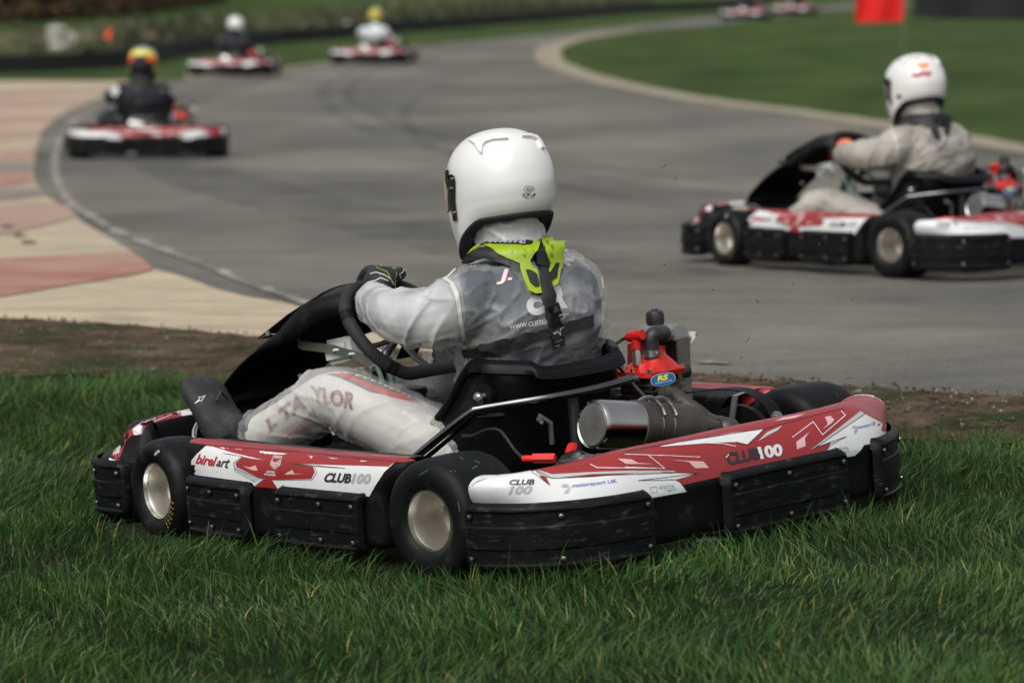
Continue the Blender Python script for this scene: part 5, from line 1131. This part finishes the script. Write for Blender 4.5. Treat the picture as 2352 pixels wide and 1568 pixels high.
# ------------------------------------------------------------------ near grass
def blades(name, N, xr, yr, hgt, wid, seed, mname, lean=.5, keep=None, flat=None):
    r = np.random.default_rng(seed); x = r.uniform(*xr, N); y = r.uniform(*yr, N); m = np.ones(N, bool)
    px, py, dep = to_px(x, y, T(x, y)); edge = DB(px)+9*np.sin(px*.021)+7*np.sin(px*.057+1)+r.normal(0, 9, N)-np.where((np.sin(x*9+3*np.sin(y*7))*np.sin(y*11+2*np.sin(x*6)) > .55) & (r.uniform(0, 1, N) < .22), 80, 0)
    m &= (py > edge) & (px > -1100) & (px < 3450) & (py < 2150)
    # keep clear of the kart
    for Kp, X0, X1, YY in ((K1, -.37, 1.42, .60),):
        c, s = math.cos(Kp[3]), math.sin(Kp[3]); kx = (x-Kp[0])*c+(y-Kp[1])*s; ky = -(x-Kp[0])*s+(y-Kp[1])*c
        e = np.maximum(np.abs((kx-.52)/.98)**5, 0)+np.abs(ky/.74)**5; e2 = np.abs((kx-.52)/.915)**5+np.abs(ky/.69)**5
        m &= e2 > 1
    for wx, wy, hw in ((0, .6, .16), (1.04, .54, .15)): m &= ~((np.abs(kx-wx) < hw) & (np.abs(ky-wy) < .12))
    x, y, px, py, e, edge = x[m], y[m], px[m], py[m], e[m], edge[m]; n = len(x)
    f1 = np.sin(x*5.1+2*np.sin(y*3.3))+np.sin(y*6.7+1.7*np.sin(x*4.1+1))+.6*np.sin(x*13+y*9); cl = np.clip(.5+f1/5.2, 0, 1)
    thin = r.uniform(0, 1, n) < .55+.45*cl; thin &= r.uniform(0, 1, n) < np.clip((py-edge)/34+.15, 0, 1)
    x, y, px, py, e, cl = x[thin], y[thin], px[thin], py[thin], e[thin], cl[thin]; n = len(x)
    h = hgt*(.55+.75*cl)*r.uniform(.55, 1.25, n)*np.where(r.uniform(0, 1, n) < .05, 1.5, 1); h *= np.where(e < 1.6, 1.12, 1); h *= np.interp(py-DB(px), [0, 60], [.55, 1])
    w_ = wid*r.uniform(.6, 1.3, n); az = r.uniform(0, 2*np.pi, n)
    la = 2.2*np.sin(x*2.3+1.1*np.sin(y*2.9))+1.3*np.sin(y*3.7+x)-.3; lm = lean*(.5+r.uniform(0, 1.2, n)); dx = np.cos(la)*lm*.8+r.normal(0, .42, n)+.12; dy = np.sin(la)*lm*.6+r.normal(0, .42, n)
    z = T(x, y)+.004; ts = np.array([0, .4, .75, 1.0]); wt = np.array([1, .85, .5, 0.02])
    cx, cy = np.cos(az), np.sin(az); V_ = np.zeros((n, 7, 3)); k = 0
    for t, wf in zip(ts, wt):
        bx = x+dx*h*t**1.8; by = y+dy*h*t**1.8; L2 = np.sqrt(dx*dx+dy*dy); bz = z+h*(t-.35*np.minimum(L2, 1.6)*t*t*.8)
        if t < 1: V_[:, k] = np.stack([bx-cx*w_*wf/2, by-cy*w_*wf/2, bz], 1); V_[:, k+1] = np.stack([bx+cx*w_*wf/2, by+cy*w_*wf/2, bz], 1); k += 2
        else: V_[:, 6] = np.stack([bx, by, bz], 1)
    me = bpy.data.meshes.new(name); me.vertices.add(n*7); me.vertices.foreach_set('co', V_.reshape(-1).astype(np.float32))
    b = (np.arange(n)*7)[:, None]; li = (b+np.array([[0, 1, 3, 2, 2, 3, 5, 4, 4, 5, 6]])).reshape(-1); me.loops.add(len(li)); me.loops.foreach_set('vertex_index', li.astype(np.int32))
    ls = (np.arange(n)*11)[:, None]+np.array([[0, 4, 8]]); me.polygons.add(n*3); me.polygons.foreach_set('loop_start', ls.reshape(-1).astype(np.int32))
    me.update(calc_edges=True); me.materials.append(MAT[mname]); me.shade_smooth(); o = bpy.data.objects.new(name, me); COL.objects.link(o); return o
def to_px(x, y, z):
    Q = np.stack([x, y, z-CAMH], -1); d = Q@FW; return 1176+FPX*(Q@RT)/d, 784-FPX*(Q@UP)/d, d
def blade_mat(name, cols, rough=.5):
    m = bpy.data.materials.new(name); m.use_nodes = True; n = m.node_tree.nodes; l = m.node_tree.links; b = n['Principled BSDF']
    g = n.new('ShaderNodeNewGeometry'); r = n.new('ShaderNodeValToRGB'); e = r.color_ramp.elements
    while len(e) < len(cols): e.new(.5)
    for k, (p, c) in enumerate(cols): e[k].position = p; e[k].color = (*c, 1)
    l.new(g.outputs['Random Per Island'], r.inputs[0])
    t = n.new('ShaderNodeTexNoise'); t.inputs['Scale'].default_value = 1.6; t.inputs['Detail'].default_value = 5; l.new(g.outputs['Position'], t.inputs[0])
    mr = n.new('ShaderNodeMapRange'); mr.inputs[1].default_value = .35; mr.inputs[2].default_value = .65; mr.inputs[3].default_value = .72; mr.inputs[4].default_value = 1.3; l.new(t.outputs['Fac'], mr.inputs[0])
    mu = n.new('ShaderNodeVectorMath'); mu.operation = 'SCALE'; l.new(r.outputs[0], mu.inputs[0]); l.new(mr.outputs[0], mu.inputs['Scale']); l.new(mu.outputs[0], b.inputs['Base Color'])
    b.inputs['Roughness'].default_value = rough; b.inputs['Specular IOR Level'].default_value = .22
    tr = n.new('ShaderNodeBsdfTranslucent'); l.new(mu.outputs[0], tr.inputs[0]); mx = n.new('ShaderNodeMixShader'); mx.inputs[0].default_value = .3; l.new(b.outputs[0], mx.inputs[1]); l.new(tr.outputs[0], mx.inputs[2]); l.new(mx.outputs[0], n['Material Output'].inputs[0]); MAT[name] = m
blade_mat('blade', [(0, (.012, .040, .009)), (.3, (.027, .075, .016)), (.6, (.050, .112, .027)), (.85, (.092, .158, .050)), (.96, (.095, .16, .035)), (.985, (.24, .22, .06)), (1, (.36, .31, .13))])
g = blades('grass', 460000, (-3.3, 3.7), (5.9, 13.6), .054, .0037, 5, 'blade'); tag(g, 'lush green unmown grass around the foreground kart', 'grass', kind='stuff')
# ------------------------------------------------------------------ blades thrown into the air
cg = 'grass clippings thrown up behind the kart'; P0 = kmat(K1)
for k, (px, py, sz, ang, lb) in enumerate([(1524, 380, 26, .5, 'highest dark clipping, between the two drivers'), (1554, 410, 10, 1.2, None), (1716, 778, 22, 1.0, 'dark curled clipping right of the radiator'), (1638, 668, 9, .4, None), (1742, 690, 20, -.7, None), (1525, 610, 12, -.5, None), (1880, 560, 10, 1.1, None), (1960, 688, 9, 1.0, None), (1820, 652, 10, 1.3, None), (1645, 905, 28, -.8, None), (1848, 925, 22, .1, None), (1950, 870, 18, .2, None), (1925, 905, 26, -1.0, None), (1598, 770, 10, -.3, None), (1700, 820, 8, .8, None)]):
    D_ = 9.3; d = wray(px, py); c = Vector(CP+d*D_); L = sz*D_/FPX; m = MB().mt('blade'); a = Vector((math.cos(ang), .2, math.sin(ang)))*L/2; n_ = Vector((-math.sin(ang), 0, math.cos(ang)))*.0014
    mid = n_*(2.5 if k % 2 else -2.5); m.add([(-a-n_*.4)[:], (mid-n_)[:], (a)[:], (mid+n_)[:]], [(0, 1, 2, 3)]); o = m.build('grass_clipping', None); o.location = c; tag(o, lb or 'small green grass clipping flying in the air behind the kart', 'grass clipping', cg)
#FARSTART
# ================================================================== FAR THINGS
def place(px, py, yaw, back=.42):
    P = onground([px], [py])[0]; c, s = math.cos(yaw), math.sin(yaw); x, y = P[0]+c*back, P[1]+s*back
    e = .5; gx = (T(x+e, y)-T(x-e, y))/(2*e); gy = (T(x, y+e)-T(x, y-e))/(2*e); z = float(T(x, y)); up = Vector((-gx, -gy, 1)).normalized()
    f = Vector((c, s, 0)); f = (f-up*f.dot(up)).normalized(); l_ = up.cross(f); M = Matrix((f, l_, up)).transposed().to_4x4(); M.translation = (x, y, z); return M
def head_space(M): return (Matrix.Translation((.402, 0, .817)) @ Matrix.Rotation(math.radians(-17), 4, 'Z') @ Matrix.Rotation(math.radians(9), 4, 'Y')).inverted()
def paint_helmet(o, mats, fn):
    for c in o.children:
        if c.name.startswith('helmet'):
            me = c.data = c.data.copy(); me.materials.clear()
            for k in mats: me.materials.append(MAT[k])
            HI = head_space(None)
            for p in me.polygons: p.material_index = fn(HI @ p.center)
            c['label'] = 'coloured full face helmet'
            for g in list(c.children):
                if g.name.startswith('helmet_lettering') or g.name.startswith('spoiler'): bpy.data.objects.remove(g)
DARK = {'rain_suit': 'suit_navy', 'rain_sleeve': 'suit_navy', 'rain_leg': 'suit_navy', 'undersuit_dark': 'suit_navy', 'undersuit_white': 'suit_navy', 'undersuit_grey': 'suit_navy', 'undersuit_red': 'suit_navy', 'teal': 'suit_navy'}
CREAM = {k: 'suit_cream' for k in DARK}; WHT = {k: 'suit_white' for k in DARK}
M2 = kmat(K2)
near = [c for c in COL.objects]
karts = [
 ('K2', M2, 'red and white go-kart on the asphalt at the right edge', 'driver in crumpled cream suit with orange gloves and white helmet, right of centre', CREAM),
 ('K3', place(352, 366, math.radians(101)), 'go-kart seen from straight behind beside the red kerb at left', 'driver in black suit with white shoulder patches and yellow helmet', DARK),
 ('K4', place(524, 177, math.radians(84)), 'small distant go-kart driving away, nearest to the left end of the black barrier', 'distant driver in navy suit with white helmet, seen from behind', DARK),
 ('K5', place(842, 148, math.radians(80)), 'small distant go-kart in the middle of the top edge, with white and red rear bumper', 'distant driver in white and green suit with golden helmet', WHT),
 ('K6', place(1708, 46, math.radians(78)), 'tiny far go-kart at the top of the bend, left one of the pair', 'far driver in dark suit at the top edge, left one of the pair', DARK),
 ('K7', place(1818, 35, math.radians(76)), 'tiny far go-kart at the top of the bend, right one of the pair', 'far driver in dark suit at the top edge, right one of the pair', DARK)]
for nm, M, kl_, pl_, tb in karts:
    k = tree(kart); k.matrix_world = M; k['label'] = kl_
    far = nm not in ('K2', 'K3')
    def keep(o):
        b = o.name.split('.')[0]
        if b in ('suit_lettering', 'seam', 'glove_marking', 'boot_marking'): return False
        if b == 'neck_brace' and nm in ('K4', 'K5', 'K6', 'K7'): return False
        if b == 'harness' and nm != 'K3': return False
        if b == 'helmet_lettering' and nm != 'K2': return False
        return True
    p = tree(pers, None, keep); p.matrix_world = M @ Matrix.Translation((.4, 0, .12)) @ Matrix.Rotation(math.radians(5.5), 4, 'Y') @ Matrix.Translation((-.4, 0, -.15)) if nm == 'K2' else M; p['label'] = pl_
    swap(p, ('body', 'rain_suit'), tb)
    for c in p.children:
        if c.name.startswith('rain_suit'): c['label'] = {'K2': 'crumpled cream racing suit', 'K5': 'white and green racing suit'}.get(nm, 'dark racing suit')
        if c.name.startswith('neck_brace'): swap(c, ('neck_brace',), {'lime': 'foam', 'white': 'silver', 'inkgrey': 'white'})
        if nm == 'K2' and c.name.startswith('glove') and c.bound_box[0][2] > .5: swap(c, ('glove',), {'glove': 'orange'})
        if nm == 'K2' and c.name.startswith('boot'): swap(c, ('boot',), {'boot': 'boot_white'})
    if nm == 'K2':
        for c in p.children:
            if c.name.startswith('helmet'):
                HM = head_space(None).inverted(); m = MB()
                for (ph0, ph1, z0, z1_, mt_) in ((152, 178, .055, .068, 'orange'), (158, 172, .045, .055, 'inkyellow'), (140, 178, .012, .030, 'inkred'), (100, 112, -.06, -.045, 'teal')):
                    R = [[HM @ head_pt(math.radians(a), z0+(z1_-z0)*j/2+.004*math.sin(a), .0012) for a in np.linspace(ph0, ph1, 9)] for j in range(3)]; m.mt(mt_).grid(R)
                m.fixn = False; m.build('helmet_emblem', c, 0)
                for g in list(c.children):
                    if g.name.startswith('helmet_lettering'): bpy.data.objects.remove(g)
    if nm == 'K3':
        def f3(q):
            ph = math.atan2(q.y, q.x); b = abs(ph) > 2.1
            if q.z > .095: return 2
            if q.z > .045: return 0
            if abs(ph) > 2.72: return 4
            if q.z > -.005: return 3
            return 4 if b else 1
        paint_helmet(p, ['helmet_yellow', 'helmet_gold', 'helmet_grey', 'helmet_orange', 'lining'], f3)
        m = MB().mt('white')
        sh = [c for c in pers.children if c.name.startswith('rain_suit')][0]; q, _ = mesh_np(sh.data); bt_ = BVHTree.FromPolygons([tuple(v) for v in q], [tuple(v.vertices) for v in sh.data.polygons])
        for s in (1, -1):
            ring = []
            for a in np.linspace(0, 2*math.pi, 17)[:-1]:
                y = s*(.255+.035*math.cos(a)); z = .575+.045*math.sin(a); h = bt_.ray_cast(Vector((-.2, y*1.02, z)), Vector((1, 0, 0)))
                if h[0] is None: h = bt_.find_nearest(Vector((.28, y, z)))
                ring.append(Vector(h[0])+Vector((-.004, s*.002, .001)))
            m.add([r[:] for r in ring], [tuple(range(16))])
        m.build('shoulder_patch', p, 0)
    if nm == 'K5': paint_helmet(p, ['helmet_gold', 'helmet_yellow', 'helmet_grey'], lambda q: 0 if q.z < .08 else 1)
    if nm in ('K6', 'K7'): paint_helmet(p, ['helmet_grey', 'helmet_white'], lambda q: 1)
# ------------------------------------------------------------------ barriers of tyres laced together
mat('barrier', (.005, .0055, .007), .7, var=.3, vs=3, bump=.4, bs=12, dist=.02); mat('bracken', (.115, .060, .020), .95, var=.4, vs=3); mat('scrub', (.022, .022, .012), .95, var=.5, vs=2); mat('straw', (.17, .15, .09), .95, var=.2); mat('flagred', (.62, .004, .003), .8, var=.08); mat('pale', (.42, .40, .37), .8, var=.1); mat('drygrass', (.085, .088, .046), .95, var=.4, vs=3)
def barrier(name, pts, rows, hgt, label, rad=.27, step=.5):
    Q = spl([(a, b, 0) for a, b in pts], 160); P = onground([q.x for q in Q], [q.y for q in Q]); XY = P[:, :2]; L = np.concatenate([[0], np.cumsum(np.linalg.norm(np.diff(XY, axis=0), axis=1))]); n = int(L[-1]/step)
    m = MB().mt('barrier'); th = hgt/rows
    for i in range(n):
        x = np.interp(i*step, L, XY[:, 0]); y = np.interp(i*step, L, XY[:, 1]); z = float(T(x, y))
        for k in range(rows):
            rr = rad*(1+.03*math.sin(i*7.3+k)); m.lathe([(0+th*k, rr*.55), (th*k+th*.12, rr*.9), (th*k+th*.5, rr), (th*k+th*.88, rr*.9), (th*k+th, rr*.55)], (x+.02*math.sin(i*3+k*5), y, z-.02), 'z', 10)
    # belt facing the track
    R = []
    for i in range(0, 160):
        a = XY[min(i+1, 159)]-XY[max(i-1, 0)]; a /= np.linalg.norm(a); nn = np.array([a[1], -a[0]]); z = float(T(*XY[i])); p = XY[i]+nn*rad*1.02
        R.append([(p[0], p[1], z-.02), (p[0], p[1], z+hgt*.98), (p[0]-nn[0]*.02, p[1]-nn[1]*.02, z+hgt*.98), (p[0]-nn[0]*.02, p[1]-nn[1]*.02, z-.02)])
    m.rings(R); o = m.build(name, None, 60); tag(o, label, 'tyre barrier'); return o
barrier('tyre_barrier', [(-1300, 205), (-600, 185), (0, 166), (261, 153), (402, 128), (590, 102), (697, 94), (778, 87), (899, 75), (1033, 65), (1250, 47), (1400, 34), (1650, 20), (1760, 9)], 1, .30, 'long low black tyre barrier curving behind the distant karts')
barrier('tyre_barrier', [(2118, 38), (2200, 44), (2352, 46), (2600, 50), (2900, 55)], 3, .9, 'tall black tyre barrier in the top right corner')
# ------------------------------------------------------------------ scrubby bank behind the long barrier
bx = np.linspace(-1800, 1500, 240); base = np.interp(bx, [-1800, -600, 0, 261, 402, 590, 697, 778, 899, 1033, 1250, 1500], [200, 174, 155, 143, 117, 93, 86, 79, 68, 58, 40, 25])
topy = np.interp(bx, [-1800, -600, 0, 234, 469, 703, 938, 1200, 1500], [112, 96, 79, 61, 44, 30, 11, -3, -8])
Pb = onground(bx, base); rows = []
for i in range(len(bx)):
    p = Pb[i]; d = math.hypot(p[0], p[1]); ang = p[:2]/d; hgt = (base[i]-topy[i])*(d+2.0)/FPX; r = []
    for j in range(15):
        t = j/14; dd = .5+2.2*t+(0 if j < 14 else 6); q = p[:2]+ang*dd; hh = hgt*_sm(t*1.15)*(1 if j < 14 else .9)
        nz_ = .10*noise.noise((q[0]*1.7, q[1]*1.7, 3))+.06*noise.noise((q[0]*5, q[1]*5, 1)); r.append((q[0], q[1], float(T(p[0], p[1]))-.05+hh+nz_*min(1, t*4)))
    rows.append(r)
m = MB().mt('bank'); m.grid(rows); o = m.build('bank', None, 0); o['kind'] = 'structure'
m = MB().mt('drygrass'); rr = random.Random(4)
for k in range(1500):
    i = rr.randrange(len(rows)-1); j = rr.randrange(1, 13); a = Vector(rows[i][j]).lerp(Vector(rows[i+1][j+1]), rr.random()); h = rr.uniform(.06, .20); w_ = rr.uniform(.04, .12); q = rr.uniform(0, 6.28)
    m.mt(('drygrass', 'drygrass', 'scrub', 'drygrass')[rr.randrange(4)]); dx, dy = math.cos(q)*w_, math.sin(q)*w_; lx_ = rr.uniform(-.1, .1); m.add([(a.x-dx, a.y-dy, a.z-.03), (a.x+dx, a.y+dy, a.z-.03), (a.x+dx*.3+lx_, a.y+dy, a.z+h), (a.x-dx*.6+lx_, a.y, a.z+h*.8)], [(0, 1, 2, 3)])
m.fixn = False; o = m.build('dry_grass', None, 0); tag(o, 'dry olive tufts covering the bank behind the barrier', 'dry grass', kind='stuff')
# woodland edge, top left
def leafmass(name, pts, d_, hgt, n, mats, lf, label, cat, seed):
    rr = random.Random(seed); Q = spl([(a, b, 0) for a, b in pts], 80); P = onground([q.x for q in Q], [q.y for q in Q]); m = MB()
    for k in range(n):
        t = rr.random()*78; i = int(t); p = P[i]*(1-t+i)+P[i+1]*(t-i); q = p[:2]/np.linalg.norm(p[:2]); dep = rr.random()*d_; x, y = p[:2]+q*dep; 
        top = hgt*(.7+.5*noise.noise((x*.35, y*.35, seed))+.35*noise.noise((x*1.3, y*1.3, 2))); z = p[2]+top*rr.random()**.8
        s = lf*rr.uniform(.5, 1.3); M = Matrix.Rotation(rr.uniform(0, 6.28), 3, 'Z') @ Matrix.Rotation(rr.uniform(0, 3.1), 3, 'X'); m.mt(mats[rr.randrange(len(mats))])
        m.add([Vector((x, y, z))+M @ Vector(v)*s for v in ((-1, -.5, 0), (.2, -.7, .1), (1, .2, 0), (0, .7, -.1))], [(0, 1, 2, 3)])
    m.fixn = False; o = m.build(name, None, 0); tag(o, label, cat, kind='stuff'); return o
leafmass('bracken', [(-900, 82), (0, 54), (150, 45), (262, 39), (350, 28), (440, 15), (520, 4)], 2.5, .6, 7000, ['bracken', 'bracken', 'scrub', 'drygrass'], .14, 'russet bracken along the foot of the dark woodland', 'bracken', 3)
leafmass('woodland', [(-900, 78), (0, 50), (150, 41), (262, 34), (350, 23), (440, 10), (500, 1)], 6, 4.5, 16000, ['scrub', 'scrub', 'drygrass', 'bracken'], .3, 'dark bare woodland edge in the top left corner', 'woodland', 8)
# ------------------------------------------------------------------ small things on the bank
def at_px(px, py, lift=0): return Vector(onground([px], [py])[0])+Vector((0, 0, lift))
def on_bank(px, py, dist=2.0):
    d = Vector(wray(px, py)); i = int(np.argmin(abs(bx-px))); p = Pb[i]; r = (math.hypot(p[0], p[1])+dist)/math.hypot(d.x, d.y); return Vector(CP)+d*r
wt = empty('painted_tyre_stack', 'white painted tyres stacked on the bank at far left', 'tyre stack', Matrix.Translation(on_bank(135, 112, .6)))
for k, (dx, dz, r_) in enumerate(((0, .04, .19), (-.05, .20, .18), (-.03, .36, .19))):
    m = MB().mt('pale'); m.lathe([(-.055, r_*.6), (-.06, r_*.85), (0, r_), (.06, r_*.85), (.055, r_*.6), (0, r_*.5)], (dx, 0, dz), 'z', 24); m.build('tyre', wt)
m = MB().mt('pale'); m.lathe([(-.04, .05), (-.045, .09), (0, .12), (.045, .09), (.04, .05)], (.22, 0, .18), 'y', 20); m.build('tyre', wt)
for px, py, lb in ((199, 92, 'straw bale beside the white tyre stack'), (340, 90, 'straw bale above the yellow helmet')):
    m = MB().mt('straw'); c = on_bank(px, py, .9); m.box((0, 0, .06), (.36, .3, .13), .02); m.mt('bracken').box((-.08, 0, .06), (.008, .305, .135), 0); m.box((.08, 0, .06), (.008, .305, .135), 0); o = m.build('straw_bale', None); o.location = c; tag(o, lb, 'straw bale', 'straw bales on the bank')
m = MB().mt('orange'); m.lathe([(0, .09), (.012, .09), (.014, .055), (.19, .018), (.19, 0)], (0, 0, 0), 'z', 20); o = m.build('marker_cone', None); o.location = on_bank(247, 88, .9); o.rotation_euler = (0, .35, 0); tag(o, 'small orange cone leaning on the bank', 'cone')
for px, py, h, w_, lb in ((866, 48, .30, .10, 'pale marker post right of the golden helmet'), (797, 62, .14, .08, 'short pale marker post left of the golden helmet')):
    m = MB().mt('pale'); m.lathe([(0, w_), (h*.8, w_*.95), (h, w_*.6), (h, 0)], (0, 0, 0), 'z', 18); m.mt('straw').lathe([(h*.5, w_*1.02), (h*.6, w_*1.02)], (0, 0, 0), 'z', 18); o = m.build('marker_post', None); o.location = on_bank(px, py, .8); tag(o, lb, 'marker post', 'pale marker posts on the bank')
# ------------------------------------------------------------------ red flag
d = Vector(wray(2074, 50)); fl = empty('red_flag', 'bright red flag hanging at the top edge of the picture', 'flag', Matrix.Translation(Vector((CP[0]+d.x*60, CP[1]+d.y*60, CAMH+d.z*60))))
zb = float(T(fl.location.x, fl.location.y))-fl.location.z
MB().mt('steel').tube([(.012, 0, zb-.05), (.012, 0, .95)], .007, 8).build('flagpole', fl)
R = []
for i in range(26):
    u = i/25; R.append([(-u*.74+.02*math.sin(v*2), .05*math.sin(u*9+v*1.5)*u**.6, v*.62+.02*math.sin(u*4)*0+(-.015*u)) for v in np.linspace(0, 1, 12)])
MB().mt('flagred').grid(R).build('cloth', fl)
# ------------------------------------------------------------------ tufts on the kerb
for px, py in ((14, 530), (40, 550), (66, 566)):
    m = MB().mt('drygrass'); rr = random.Random(px)
    for k in range(40):
        a = rr.uniform(0, 6.28); r = rr.uniform(0, .04); x, y = r*math.cos(a), r*math.sin(a); h = rr.uniform(.01, .03); m.add([(x-.003, y, 0), (x+.003, y, 0), (x*1.5, y*1.5, h)], [(0, 1, 2)])
    o = m.build('weed_tuft', None, 0); o.location = at_px(px, py, .012); tag(o, 'dark weed tuft growing in a crack of the kerb at the left edge', 'weed', 'weeds in the kerb crack')
